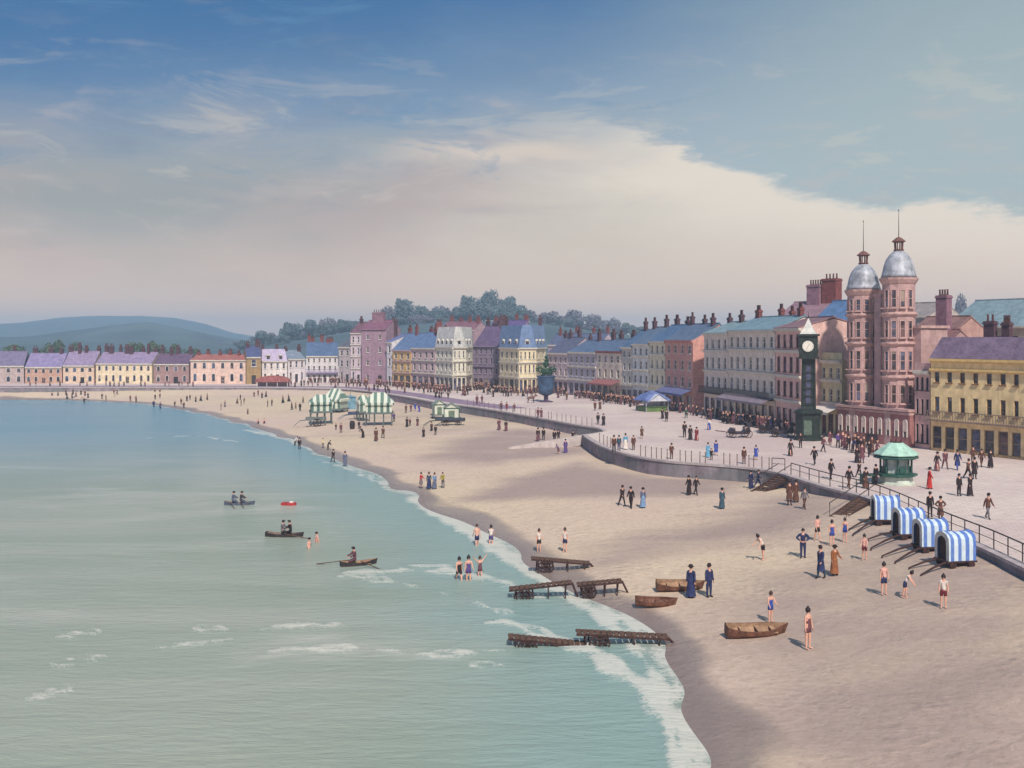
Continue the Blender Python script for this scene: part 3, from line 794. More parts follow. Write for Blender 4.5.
house('narrow ochre end house with dark blue roof', [(246.5,384.2),(261,384)], 357, 347, (154,122,78), (78,84,128), 1, 2, chim=(.3,.8), brick=True, chim_h=1.2)
house('white house with lilac mansard roof behind the red awning pavilion', [(262,383.4),(287,383)], 361, 349, (214,204,204), (176,162,196), 4, 2, 'mansard', dormers=2, chim=(.2,.75), chim_h=.6)
house('low white house with grey-blue roof beside the lilac mansard', [(288,382.8),(305,382.4)], 359, 351, (204,194,200), (128,140,160), 3, 2, chim=(.1,.9), chim_h=.8)
house('white terrace with blue roof and violet balcony', [(306,382.4),(338,382.2)], 356, 343, (206,200,204), (78,100,138), 6, 3, chim=(.05,.25,.45,.65,.85), balcony=((.36, mat('violet_iron', srgb(136,112,166), .6, .2, 3.0)),), chmat=M_CHIMR, pots=4)
house('narrow grey house squeezed left of the tall bay-fronted house', [(338.6,382.6),(350,383)], 347, 338, (168,156,162), (98,98,110), 2, 3, chim=(.3,))
house('tall pale house with stacked bays left of the big mauve block', [(350.5,383.2),(361,383.4)], 333, 323, (196,178,190), (118,82,96), 2, 4, cornice=(.28,.52,.76), chim=(.15,), chim_h=.8)
t, W, H, zR = house('big mauve block with massive rooftop chimney stack', [(361.6,384.2),(386,384.6)], 329, 321, (138,106,126), (128,84,106), 2, 4, chim=(), wf=.22, hf=.4, trim=M_CHIMV)
add_chimney(t, W*.45, 3.5, ZC+(HY-313.5)/F*300, 5.0, 3.4, 1.1, 5, M_CHIMV); add_chimney(t, W*.98, 5.0, ZC+(HY-321)/F*300, 4.0, 1.6, .8, 4, M_CHIM)
house('slim white house between the mauve block and the ochre house', [(386.6,385),(392,385.4)], 342, 335, (206,202,212), (110,120,170), 1, 3, chim=())
house('ochre house with wavy parapet and blue roof', [(392.5,385.6),(411,387)], 350, 334, (208,166,104), BLUE, 3, 3, gf=SHOPB, chim=(.1,.6), chmat=M_CHIMR, pots=4, cornice=(.36,.68), trim=mat('pink_trim', srgb(190,160,164), .8, .1, 2.0))
house('mauve-pink house with blue roof beside the ochre one', [(411.5,387),(435,389)], 348, 333, (188,158,164), BLUE, 4, 3, gf=SHOP, chim=(.1,.45,.85), chmat=M_CHIMR, pots=4, cornice=(.36,.68))
house('cream corner house with pale faceted attic and mauve shop floor', [(435.6,389),(453,391),(466,390.4),(472,389)], 347, 327, (220,214,196), (196,194,192), [4,3,1], 3, 'mansard', gf=SHOP, dormers=3, chim=(.1,), cornice=(.34,.66), chmat=M_CHIMR, depth=9, name='corner_house', pots=4)
house('dark violet house in the side street right of the cream corner house', [(473,387.4),(499,388.6)], 346, 327, (122,106,130), (106,86,118), 5, 4, gf=SHOP, chim=(.06,.3,.55,.8), frame=mat('lilac_frame', srgb(160,146,176), .6, .1, 2.0), trim=mat('violet_trim', srgb(136,120,152), .8, .15, 2.0), cornice=(.5,))
house('cream hotel with blue mansard roof and brown shop floor by the planter', [(499.5,391),(519,393.4),(536,393),(546,391)], 347.5, 325.5, (216,200,164), BLUE, [4,4,2], 3, 'mansard', gf=SHOPB, dormers=3, chim=(.1,.9), cornice=(.33,.66), depth=10, name='corner_hotel', cat='hotel')
house('mauve house with dark slate roof right of the planter', [(548,392.6),(568,394.6)], 353, 338, (176,154,166), (96,98,124), 4, 3, gf=SHOP, chim=(.08,.35,.7), cornice=(.36,))
house('grey-lilac house with blue slate roof and dark windows', [(568.4,394.6),(596,398)], 352, 341, (164,154,172), (94,112,142), 5, 3, gf=SHOP, chim=(.1,.5,.9), cornice=(.36,.66))
house('cream house with red-brown eaves and red shop awning', [(596.4,398),(621,401)], 351, 340, (206,188,174), (92,110,140), 4, 3, gf=SHOP, chim=(.2,.75), trim=mat('red_brown_trim', srgb(142,84,82), .8, .15, 2.0), awning=mat('faded_red_canvas', srgb(150,96,96), .9, .15, 2.0))
house('narrow grey stone house with blue roof next to the white house', [(621.4,401),(632,402.4)], 347, 331, (176,172,168), (86,110,142), 2, 4, gf=SHOP, chim=(.3,), cornice=(.3,), pots=4)
house('white house with pale blue shade, four storeys, above the blue kiosk', [(632.4,402.4),(649,404.8)], 344, 328, (206,208,208), (100,118,144), 3, 4, gf=SHOP, chim=(.15,.75), cornice=(.3,.55,.78), pots=4)
house('cream house between the white and the red house', [(649.4,404.8),(665,407.4)], 341, 326, (210,202,176), (84,112,148), 3, 4, gf=SHOP, chim=(.2,.85), cornice=(.3,.55,.78), pots=4)
house('salmon red house with bare brick-red end wall', [(665.4,407.4),(693,412.6)], 340, 325, (204,142,130), (98,114,142), 4, 4, gf=SHOP, chim=(.1,.5,.9), brick=True, depth=9, trim=mat('salmon_trim', srgb(190,130,120), .8, .1, 2.0), awning=mat('blue_canvas', srgb(104,108,150), .9, .15, 2.0), pots=4)
house('tall grey-cream terrace house with teal roof next to the red end wall', [(704,414.6),(728,419.4)], 333, 323, (206,194,186), (134,156,164), 4, 4, gf=SHOP, chim=(.05,.5), cornice=(.3,.54,.78), balcony=((.285, M_IRON),), pots=4, chim_h=1.0)
house('wide grey-cream terrace house with iron balcony and teal roof', [(728.4,419.4),(775,428.4)], 330, 318, (210,198,186), (122,150,164), 7, 4, gf=SHOP, chim=(.1,.45,.7,.95), cornice=(.3,.54,.78), balcony=((.285, M_IRON),), pots=4, chim_h=1.0, chmat=M_CHIMR, awning=mat('grey_canvas', srgb(134,122,136), .9, .2, 2.0))
house('narrow pink house with maroon ground floor left of the clock tower', [(775.6,428.6),(801,434.6)], 328, 319, (212,168,158), (140,104,110), 4, 4, gf=SHOPR, chim=(), cornice=(.29,.53,.77), wf=.5, hf=.62, frame=mat('maroon_frame', srgb(120,72,76), .6, .1, 2.0))
# big mauve house behind with twin stacks
t, W, H, zR = house('tall mauve house with twin massive stacks behind the narrow pink house', [(771,420),(826,424)], 322, 303, (156,124,132), (146,116,128), 5, 4, chim=(), depth=11, trim=M_CHIMV)
zz = ZC + (HY-289)/F*175
add_chimney(t, W*.42, 5.2, zz, 6, 2.2, 1.4, 5, M_CHIMV); add_chimney(t, W*.68, 5.6, zz+.8, 7, 2.4, 1.5, 4, M_CHIMR)
house('olive cream house with bright blue roof behind the clock tower', [(806,432),(842,437.6)], 360, 352, (186,178,140), (96,126,166), 5, 3, 'flat', gf=SHOP, chim=(), cornice=(.42,.72,), wf=.42, awning=mat('white_canvas', srgb(214,206,200), .9, .08, 2.0))
house('dull red gabled house with blue roof rising behind the olive house', [(808,424),(846,428)], 326, 302, (160,108,108), (92,122,164), 4, 4, chim=(), depth=9, brick=True)
# ------------------------------------------------------------------ twin towered hotel
def hotel():
    RB, RT = wall_mat((182,144,144), True), mat('rose_stone_trim', srgb(190,156,152), .8, .15, 2.0, grime=.3)
    DW = wall_mat((146,90,88), True)
    A, B = un(841, 438.6), un(914, 447.5)
    rz = math.atan2(B.y-A.y, B.x-A.x); W = (B-A).length
    t = thing('towered_hotel', 'red brick hotel with two round towers capped by pale grey domes', 'hotel', A, rz)
    FACADES.append((A, B))
    Dm = (A.y+B.y)/2; sc = F/Dm
    zat = lambda y, d=0: ZC + (HY-y)/F*(Dm+d)
    Hm = zat(318)
    mb = MB(); mb.box(.1, W-.6, 1.6, 5.5, 0, Hm-1.2); mb.build('wall', RB, t)
    mb = MB(); mb.box(-.1, W-.4, 1.4, 5.7, Hm-1.197, Hm-.9); mb.build('parapet', RT, t)
    # ground floor front with white arched windows
    gh = zat(409)
    mb = MB(); mb.box(0, W, -.6, 1.59, 0, gh); mb.build('ground_floor', DW, t)
    mb = MB(); mb.box(-.1, W+.1, -.85, 1.58, gh+.003, gh+.28); mb.box(-.05, W+.05, -.72, 1.57, gh-.35, gh-.1); mb.build('cornice', RT, t)
    fm, pm = win_meshes(.62, gh*.5, True)
    pale = mat('pale_blind', srgb(204,180,172), .6, .1, 2.0)
    for k in range(9):
        o_ = link('window', fm, t, (W*(k+.5)/9, -.6, gh*.28)); p_ = link('pane', pm[2], o_)
        mb = MB(); mb.box(-.22, .22, -.085, -.07, gh*.16, gh*.46); mb.build('blind', pale, o_)
    MB().box(W*.42, W*.58, -.66, -.605, 0, gh*.27).build('door', M_DFRAME, t)
    for (px, ytop, yt, yl, yf, r) in ((857, 290.5, 263, 250, 220, 31.5/2/sc), (892.5, 281, 253, 240, 214, 31/2/sc)):
        x = (un(px, 443) - A); x = Vector((math.cos(-rz)*x.x - math.sin(-rz)*x.y, 0, 0)).x
        cx, cy = x, r*.62
        cx = (px-841)/73*W
        zt = zat(ytop, 2)
        tw = MB().lathe([(r,0),(r,zt)], 12, (0,0,0), R(15)).build('tower', RB, t, loc=(cx, cy, 0))
        lv = [zat(409), zat(377), zat(344), zat(315)]
        for z in lv[1:]:
            MB().lathe([(r+.01,z-.3),(r+.14,z-.12),(r+.3,z),(r+.3,z+.16),(r+.02,z+.3)], 12, a0=R(15)).build('cornice', RT, tw)
        MB().lathe([(r+.01,zt-.6),(r+.1,zt-.5),(r+.32,zt-.1),(r+.36,zt+.12),(r*.9,zt+.2)], 12, a0=R(15)).build('cornice', RT, tw)
        lv.append(zt-.5)
        for z0, z1 in zip(lv[:-1], lv[1:]):
            h = (z1-z0)*.58
            fm2, pm2 = win_meshes(r*.33, h, False, RT)
            for k in range(12):
                an = R(15+15) + 2*math.pi*k/12
                if math.sin(an) > .35: continue
                rr = r*math.cos(math.pi/12)+.05
                o_ = link('window', fm2, tw, (math.cos(an)*rr, math.sin(an)*rr, z0+(z1-z0)*.22), an+math.pi/2)
                link('pane', random.choice(pm2), o_) if False else None
                g_ = bpy.data.objects.new('pane', random.choice(pm2)); COL.objects.link(g_); g_.parent = tw
                g_.location = o_.location; g_.rotation_euler = o_.rotation_euler
        zd = zat(yt, 2); hd = zd-zt
        dome = MB().lathe([(r*1.1,zt+.2),(r*1.04,zt+hd*.16),(r*.98,zt+hd*.3),(r*.9,zt+hd*.5),(r*.78,zt+hd*.68),(r*.58,zt+hd*.84),(r*.34,zt+hd*.96),(r*.2,zd)], 24)
        dome.build('dome', mat('lead_dome', srgb(164,168,180), .5, .3, 1.2, .2, metal=.1, grime=.6), tw, smooth=True)
        zl = zat(yl, 2); hl = zl-zd
        lt = MB().lathe([(r*.3,zd-.05),(r*.34,zd+.08),(r*.3,zd+.12)], 10)
        for k in range(6):
            an = k*math.pi/3; lt.tube([(math.cos(an)*r*.24,math.sin(an)*r*.24,zd+.1),(math.cos(an)*r*.26,math.sin(an)*r*.26,zd+hl*.62)], .07, 6)
        lt.lathe([(r*.34,zd+hl*.6),(r*.44,zd+hl*.66),(r*.4,zd+hl*.72),(r*.16,zd+hl*.95),(r*.04,zl)], 10)
        lt.build('lantern', mat('lantern_wood', srgb(112,76,72), .7, .2, 4.0), tw)
        zf = zat(yf, 2)
        MB().tube([(0,0,zl-.1),(0,0,zl+(zf-zl)*.5),(0,0,zf)], [.05,.035,.02], 6).lathe([(.02,zf-.1),(.08,zf),(.02,zf+.1)], 6).build('finial', M_IRON, tw)
    # link bay between the towers
    mb = MB(); mb.box(W*.44, W*.53, .4, 1.59, gh, zat(296)); lb = mb.build('link_bay', RB, t)
    MB().box(W*.43, W*.54, .3, 1.61, zat(296)+.003, zat(294)).build('parapet', RT, lb)
    return t
hotel()
house('narrow dusky pink house with dark paired windows right of the towers', [(914.6,447.6),(930,449.6)], 371, 362, (192,150,146), (150,104,110), 3, 3, 'flat', chim=(), wf=.5, hf=.62, frame=M_DFRAME, door=False, cornice=(.98,))
t, W, H, zR = house('yellow building with grey balcony and purple roof at the right edge', [(930.6,450),(1010,458.6),(1090,468)], 360, 337, (226,198,142), (122,104,128), [6,6], 3, gf=mat('ochre_arch', srgb(150,126,98), .7, .2, 2.0), gfr=1.1, kind='mansard', chim=(.2,.32), cornice=(.87,), balcony=((.34, mat('grey_balcony', srgb(130,112,104), .7, .2, 3.0)),), wf=.38, hf=.52, depth=10, frame=mat('brown_frame', srgb(120,88,64), .6, .2, 2.0), trim=mat('yellow_trim', srgb(214,184,124), .8, .12, 2.0), name='balcony_building', cat='building')
house('brown roofed house with tall red and violet chimney behind the yellow building', [(906,430),(950,434)], 336, 318, (160,120,112), (140,104,100), 4, 3, chim=(), depth=8)
t, W, H, zR = house('brick house behind the yellow building carrying one tall chimney', [(922,436),(946,438)], 345, 331, (150,112,112), (134,96,98), 2, 3, chim=(), depth=6)
add_chimney(t, W*.4, 2.5, ZC+(HY-295)/F*(134), 7, 1.5, 1.1, 4, mat('violet_brick', srgb(136,100,118), .9, .2, 1.6, brick=True))
house('large blue-grey roofed house at the right edge behind the yellow building', [(946,424),(1040,432)], 326, 301, (196,176,150), TEALR, 6, 3, chim=(.85,), depth=12)
house('grey gabled house just right of the towers', [(900,414),(930,416)], 316, 304, (172,160,156), (150,140,140), 3, 4, chim=(), depth=8)
# back row behind the long curve, seen as roofs and chimneys only
for (x0, y0, x1, y1, ev, rg, col, rcol, lab) in (
    (440,376,474,377,330,322,(150,118,128),(132,90,104),'house behind with red chimneys showing above the cream corner house'),
    (548,380,600,382,345,334,(150,134,150),(92,100,130),'house behind with slate roof above the mauve and grey houses'),
    (486,379,520,380,336,321,(130,110,140),(100,84,138),'violet roofed house behind the cream hotel'),):
    house(lab, [(x0,y0),(x1,y1)], ev, rg, col, rcol, 4, 4, chim=(.1,.4,.7,.95), chmat=M_CHIMR, depth=7)
FACADE_PTS = [((a.x, a.y), (b.x, b.y)) for a, b in FACADES]
#PART2
# ------------------------------------------------------------------ people
SKIN = mat('skin', srgb(214,164,146), .6, .08, 6.0)
EYE = mat('eye', srgb(40,32,32), .3, .0)
HAIRM = {'brown': mat('brown_hair', srgb(70,50,46), .6, .2, 20.0), 'black': mat('black_hair', srgb(40,34,38), .6, .2, 20.0), 'fair': mat('fair_hair', srgb(150,116,84), .6, .2, 20.0)}
CL = {}
def cloth(name, rgb):
    if name not in CL: CL[name] = mat(name + '_cloth', srgb(*rgb), .9, .22, 5.0, .2)
    return CL[name]
for nm, c in dict(black=(46,36,40), brown=(92,62,54), rust=(140,88,58), navy=(46,52,92), blue=(56,76,156), teal=(58,80,96), grey=(110,104,112), slate=(92,98,124), red=(176,52,50), maroon=(112,42,54),
                  white=(214,204,198), pink=(214,164,156), violet=(88,70,128), lightblue=(96,156,190), olive=(150,140,56), plum=(104,66,76), green=(56,84,76), cream=(206,190,160), darkgrey=(70,66,74), sky=(110,140,176)).items(): cloth(nm, c)
POSES = {
 'stand': dict(lean=0, la=(.12,.06,.12), ra=(.1,.02,.1), ll=(.03,.05), rl=(-.03,0)),
 'stand_folded': dict(lean=.03, la=(.16,.35,1.3), ra=(.1,.05,.15), ll=(.06,.1), rl=(-.04,0)),
 'stand_turned': dict(lean=.06, la=(.1,.5,.9), ra=(.12,.3,.6), ll=(-.06,.02), rl=(.1,.18)),
 'walk_long': dict(lean=.08, la=(.1,-.4,.2), ra=(.12,.45,.5), ll=(.45,.2), rl=(-.42,.2)),
 'stroll_slow': dict(lean=.04, la=(.12,.2,.5), ra=(.1,-.15,.1), ll=(-.2,.1), rl=(.24,.16)),
 'walk': dict(lean=.05, la=(.1,.38,.3), ra=(.1,-.38,.2), ll=(-.38,.12), rl=(.38,.25)),
 'stroll': dict(lean=.02, la=(.1,-.22,.15), ra=(.12,.25,.3), ll=(.22,.15), rl=(-.22,.08)),
 'akimbo': dict(lean=0, la=(.75,.0,1.2), ra=(.75,.0,1.2), ll=(0,0), rl=(0,0), inw=1),
 'bend': dict(lean=.55, la=(.2,.3,.3), ra=(.2,.5,.3), ll=(.12,.2), rl=(-.1,.1)),
 'armup': dict(lean=0, la=(2.4,.2,.3), ra=(2.3,.2,.3), ll=(.1,.05), rl=(-.1,.05)),
 'sit': dict(lean=.12, la=(.3,.75,.5), ra=(.3,.75,.5), ll=(1.35,1.2), rl=(1.3,1.2)),
}
def skeleton(pose):
    q = POSES[pose]; ln = q['lean']
    V, E, Rd, lab = [], [], [], []
    def add(p, r, par=None, l=''):
        V.append(Vector(p)); Rd.append(r); lab.append(l)
        if par is not None: E.append((par, len(V)-1))
        return len(V)-1
    hip = Vector((0, 0, .93))
    def tr_(y, z): return (0, -math.sin(ln)*(z-.93)+math.cos(ln)*y, .93+math.cos(ln)*(z-.93))
    pel = add((0,0,.93), (.135,.105), None, 'pelvis')
    wst = add(tr_(0,1.12), (.115,.09), pel, 'torso'); cst = add(tr_(0,1.32), (.15,.105), wst, 'torso')
    nk = add(tr_(0,1.47), (.058,.056), cst, 'neck'); hb = add(tr_(-.01,1.54), (.066,.075), nk, 'head'); hd = add(tr_(-.02,1.63), (.082,.1), hb, 'head'); add(tr_(-.01,1.70), (.062,.075), hd, 'head')
    fingers = []
    for sx, (ab, fw, el) in ((1, q['la']), (-1, q['ra'])):
        sh = Vector(tr_(0,1.41)) + Vector((sx*.175,0,0))
        s_ = add(sh, (.062,.062), cst, 'arm')
        inw = q.get('inw')
        d = Vector((sx*math.sin(ab), -math.sin(fw)*math.cos(ab), -math.cos(ab)*math.cos(fw))).normalized()
        eb = sh + d*.29; e_ = add(eb, (.043,.043), s_, 'arm')
        if inw: d2 = Vector((-sx*.78, -.25, -.58)).normalized()
        else: d2 = (d + Vector((0, -math.sin(el), .25*el))).normalized()
        wr = eb + d2*.25; w_ = add(wr, (.03,.03), e_, 'forearm')
        hn = wr + d2*.085; add(hn, (.038,.022), w_, 'hand'); fingers.append((wr, hn, d2, sx))
    for sx, (fw, kn) in ((1, q['ll']), (-1, q['rl'])):
        h_ = Vector((sx*.09, 0, .88)); a = add(h_, (.092,.095), pel, 'thigh')
        d = Vector((sx*.03, -math.sin(fw), -math.cos(fw))); k_ = h_ + d*.41; b = add(k_, (.06,.062), a, 'thigh')
        a2 = fw-kn; d2 = Vector((0, -math.sin(a2), -math.cos(a2))); an = k_ + d2*.4; c = add(an, (.04,.042), b, 'shin')
        t_ = an + Vector((sx*.03, -.15, -.035)); add(t_, (.042,.028), c, 'foot')
    return V, E, Rd, lab, fingers
def eval_skin(pose, lv):
    V, E, Rd, lab, fing = skeleton(pose)
    me = bpy.data.meshes.new('tmp'); me.from_pydata([tuple(v) for v in V], E, [])
    ob = bpy.data.objects.new('tmp', me); COL.objects.link(ob)
    bm = bmesh.new(); bm.from_mesh(me); ly = bm.verts.layers.skin.verify(); bm.verts.ensure_lookup_table()
    for i, v in enumerate(bm.verts): v[ly].radius = Rd[i]; v[ly].use_root = (i == 0)
    bm.to_mesh(me); bm.free()
    ob.modifiers.new('skin', 'SKIN')
    if lv: sb = ob.modifiers.new('sub', 'SUBSURF'); sb.levels = lv; sb.render_levels = lv
    dg = bpy.context.evaluated_depsgraph_get(); ev = ob.evaluated_get(dg)
    out = bpy.data.meshes.new_from_object(ev)
    bpy.data.objects.remove(ob); bpy.data.meshes.remove(me)
    vs = [v.co.copy() for v in out.vertices]; fs = [tuple(p.vertices) for p in out.polygons]
    bpy.data.meshes.remove(out)
    segs = [(V[a], V[b], lab[b]) for a, b in E]
    def region(p):
        best, bl = 9, ''
        for a, b, l in segs:
            ab = b-a; t = max(0, min(1, (p-a).dot(ab)/max(ab.length_squared, 1e-9)))
            d = (p-a-ab*t).length
            if d < best: best, bl = d, (l if not (l == 'arm' and t < .15 and False) else l)
        return bl
    fr = []
    for f in fs:
        c = sum((vs[i] for i in f), Vector())/len(f); fr.append((region(c), c))
    zmin = min(v.z for v in vs)
    return vs, fs, fr, V, lab, fing, zmin
def shell(vs, fs, fr, test, off):
    """cloth: the body faces it covers, moved out along their normals and closed at the hems"""
    n = [Vector() for _ in vs]
    for f in fs:
        a, b, c = vs[f[0]], vs[f[1]], vs[f[2]]; nn = (b-a).cross(c-a)
        for i in f: n[i] += nn
    use = [f for f, r in zip(fs, fr) if test(*r)]
    mb = MB(); idx = {}
    for f in use:
        for i in f:
            if i not in idx:
                idx[i] = len(mb.v); mb.v.append(tuple(vs[i] + n[i].normalized()*off))
    cnt = {}
    for f in use:
        mb.f.append(tuple(idx[i] for i in f)); mb.m.append(0)
        for k in range(len(f)):
            e = (f[k], f[(k+1) % len(f)]); cnt[e] = cnt.get(e, 0)+1
    inn = {}
    for (a, b) in list(cnt):
        if (b, a) not in cnt:
            for i in (a, b):
                if i not in inn: inn[i] = len(mb.v); mb.v.append(tuple(vs[i] - n[i].normalized()*.004))
            mb.f.append((idx[b], idx[a], inn[a], inn[b])); mb.m.append(0)
    return mb
KITS = {}
def kit(pose):
    if pose in KITS: return KITS[pose]
    vs, fs, fr, V, lab, fing, zmin = eval_skin(pose, 1)
    k = {'zmin': zmin}
    b = MB(); b.v = [tuple(v) for v in vs]; b.f = list(fs); b.m = [0]*len(fs)
    hd = V[5]; lean = POSES[pose]['lean']
    fwd = Vector((0,-math.cos(lean),-math.sin(lean))); up = Vector((0,-math.sin(lean),math.cos(lean)))
    for wr, hn, d2, sx in fing:                     # four unequal fingers, gently curled, and a thumb off the palm's side
        side = Vector((0,-1,0)) if abs(d2.y) < .8 else Vector((0,0,1)); inn = Vector((-sx,0,0))
        for j, ln in enumerate((.062,.072,.067,.052)):
            p0 = hn + side*(.024-.016*j) - d2*.01
            b.tube([p0, p0+d2*ln*.55+inn*.004, p0+d2*ln*.95+inn*.02], [.0085,.008,.006], 5)
        tb = wr + d2*.03 + side*.025
        b.tube([tb, tb+side*.025+d2*.03+inn*.008, tb+side*.03+d2*.058+inn*.016], [.0095,.009,.006], 5)
    b.tube([hd+fwd*.085+up*.02, hd+fwd*.103-up*.008, hd+fwd*.122-up*.018], [.009,.013,.011], 6)       # nose
    for sx in (1,-1):
        b.tube([hd+Vector((sx*.076,0,0))+up*.0, hd+Vector((sx*.094,.012,0))+up*.012], [.026,.018], 6)  # ears
        e = hd+fwd*.088+Vector((sx*.032,0,0))+up*.012
        b.tube([e, e+fwd*.012], [.0115,.007], 6, 1)
    m = hd+fwd*.088-up*.05
    b.tube([m-Vector((.022,0,0)), m+fwd*.006, m+Vector((.022,0,0))], [.004,.008,.004], 5, 2)
    k['body'] = b.mesh('person', [SKIN, EYE, mat('lips', srgb(170,96,92), .5, .05)], True)
    sh = lambda test, off, nm: shell(vs, fs, fr, test, off).mesh(nm, [CL['black']], True)
    k['jacket'] = sh(lambda r, c: r in ('torso','arm','forearm') or (r == 'pelvis' and c.z > .8) or (r == 'thigh' and c.z > .86), .022, 'jacket')
    k['trousers'] = sh(lambda r, c: r in ('pelvis','thigh','shin'), .012, 'trousers')
    k['shoes'] = sh(lambda r, c: r == 'foot', .012, 'shoe')
    k['trunks'] = sh(lambda r, c: r == 'pelvis' or (r == 'thigh' and c.z > (.66 if pose != 'sit' else .0)), .012, 'trunks')
    k['vest'] = sh(lambda r, c: r == 'torso' or (r == 'arm' and abs(c.x) < .2 and c.z > 1.2), .012, 'vest')
    k['costume'] = sh(lambda r, c: r in ('torso','pelvis') or (r == 'thigh' and c.z > .72), .012, 'swimming_costume')
    k['blouse'] = sh(lambda r, c: r in ('torso','arm','forearm'), .014, 'blouse')
    def skirt(z1, wd, nm):
        s = MB(); n = 14; rings = []
        zz = [1.1, .98, .85, (.85+z1)/2, z1]; rr = [.125, .16, .185, (.19+wd)/2, wd]
        for z, r in zip(zz, rr):
            base = len(s.v)
            for i in range(n):
                t = 2*math.pi*i/n; rip = 1 + (.07*math.cos(5*t) if z < .86 else 0)
                yo = -math.sin(lean)*(z-.93) if z > .93 else 0
                s.v.append((r*rip*math.cos(t), r*rip*math.sin(t)*.85 + yo, z))
            rings.append(base)
        for r0, r1 in zip(rings[:-1], rings[1:]):
            for i in range(n): s.f.append((r0+(i+1)%n, r0+i, r1+i, r1+(i+1)%n)); s.m.append(0)
        s.f.append(tuple(rings[-1]+i for i in range(n))); s.m.append(0)
        return s.mesh(nm, [CL['black']], True)
    k['skirt'] = skirt(.12 if pose != 'sit' else .5, .27, 'skirt'); k['coat_skirt'] = skirt(.42, .24, 'coat_skirt')
    # hair and hats sit on the head's own axis
    def capmesh(prof, nm, c=Vector((0,0,0))):
        s = MB().lathe(prof, 12)
        Rm = Matrix.Translation(hd + up*.02 + c) @ Matrix.Rotation(lean, 4, 'X')
        s.v = [tuple(Rm @ Vector(v)) for v in s.v]
        return s.mesh(nm, [HAIRM['brown']], True)
    k['hair'] = capmesh([(.075,-.06),(.098,-.02),(.105,.03),(.096,.08),(.06,.115),(.01,.125)], 'hair', Vector((0,.018,0)))
    k['bun'] = capmesh([(.05,-.11),(.1,-.06),(.112,.0),(.112,.05),(.09,.1),(.04,.14),(.045,.17),(.02,.19)], 'hair', Vector((0,.02,0)))
    k['brim_hat'] = capmesh([(.1,.03),(.175,.035),(.178,.05),(.12,.06),(.115,.13),(.08,.155),(.01,.16)], 'hat')
    k['bowler'] = capmesh([(.1,.03),(.135,.04),(.135,.052),(.108,.06),(.108,.12),(.075,.16),(.01,.17)], 'hat')
    k['cap'] = capmesh([(.09,.0),(.11,.02),(.116,.06),(.095,.105),(.05,.13),(.01,.135)], 'bathing_cap')
    k['flat_cap'] = capmesh([(.1,.04),(.135,.055),(.14,.09),(.09,.115),(.01,.12)], 'cap', Vector((0,-.02,0)))
    KITS[pose] = k
    return k
# outfit -> pieces: (kit key, which colour)
OUT = {
 'man': [('jacket','top'),('trousers','low'),('shoes','shoe'),('hair','hair'),('bowler','hat')],
 'capman': [('jacket','top'),('trousers','low'),('shoes','shoe'),('hair','hair'),('flat_cap','hat')],
 'bareman': [('jacket','top'),('trousers','low'),('shoes','shoe'),('hair','hair')],
 'woman': [('jacket','top'),('skirt','low'),('shoes','shoe'),('hair','hair'),('brim_hat','hat')],
 'barewoman': [('blouse','top'),('skirt','low'),('shoes','shoe'),('bun','hair')],
 'coat': [('jacket','top'),('coat_skirt','top'),('trousers','low'),('shoes','shoe'),('hair','hair'),('bowler','hat')],
 'girl': [('blouse','top'),('coat_skirt','low'),('shoes','shoe'),('bun','hair')],
 'trunks': [('trunks','low'),('hair','hair')],
 'capbather': [('trunks','low'),('vest','top'),('cap','hat')],
 'vestbather': [('trunks','low'),('vest','top'),('bun','hair')],
 'costume': [('costume','top'),('bun','hair')],
}
def set_mat(o, m, i=0):
    o.material_slots[i].link = 'OBJECT'; o.material_slots[i].material = m
FARC = {}
def far_mesh(pose, outfit):
    """a small distant figure: body and clothes in one skin, low detail"""
    key = (pose, outfit)
    if key in FARC: return FARC[key]
    vs, fs, fr, V, lab, fing, zmin = eval_skin(pose, 0)
    mb = MB(); n = [Vector() for _ in vs]
    for f in fs:
        nn = (vs[f[1]]-vs[f[0]]).cross(vs[f[2]]-vs[f[0]])
        for i in f: n[i] += nn
    bath = outfit == 'trunks'
    mb.v = [tuple(v + n[i].normalized()*.012) for i, v in enumerate(vs)]; mb.f = list(fs)
    for r, c in fr:
        if r in ('torso','arm','forearm'): m = 1 if not bath else (1 if r == 'torso' else 0)
        elif r in ('pelvis','thigh','shin','foot'): m = 2 if (not bath or r == 'pelvis' or (r == 'thigh' and c.z > .66)) else 0
        else: m = 0
        mb.m.append(m)
    hd = V[5]
    mb.lathe([(.08,.0),(.112,.04),(.105,.1),(.06,.14),(.01,.15)] if outfit != 'woman' else [(.1,.03),(.15,.04),(.115,.07),(.09,.14),(.01,.16)], 8, tuple(hd), mi=3)
    if outfit == 'woman': mb.lathe([(.27,.14),(.21,.6),(.17,.9),(.12,1.1)], 10, mi=2)
    FARC[key] = (mb.mesh('person', [SKIN, CL['black'], CL['black'], HAIRM['black']], True), zmin)
    return FARC[key]
def toward_front(p):
    """keep a walker on the sea side of the house fronts"""
    for (ax, ay), (bx, by) in FACADE_PTS:
        dx, dy = bx-ax, by-ay; L_ = math.hypot(dx, dy)
        t = ((p.x-ax)*dx+(p.y-ay)*dy)/L_/L_
        if -.15 <= t <= 1.15:
            s = (dx*(p.y-ay)-dy*(p.x-ax))/L_
            if -.9 < s < 14:
                p.x += dy/L_*(s+.9); p.y -= dx/L_*(s+.9)
    return p
NPEOPLE = 0
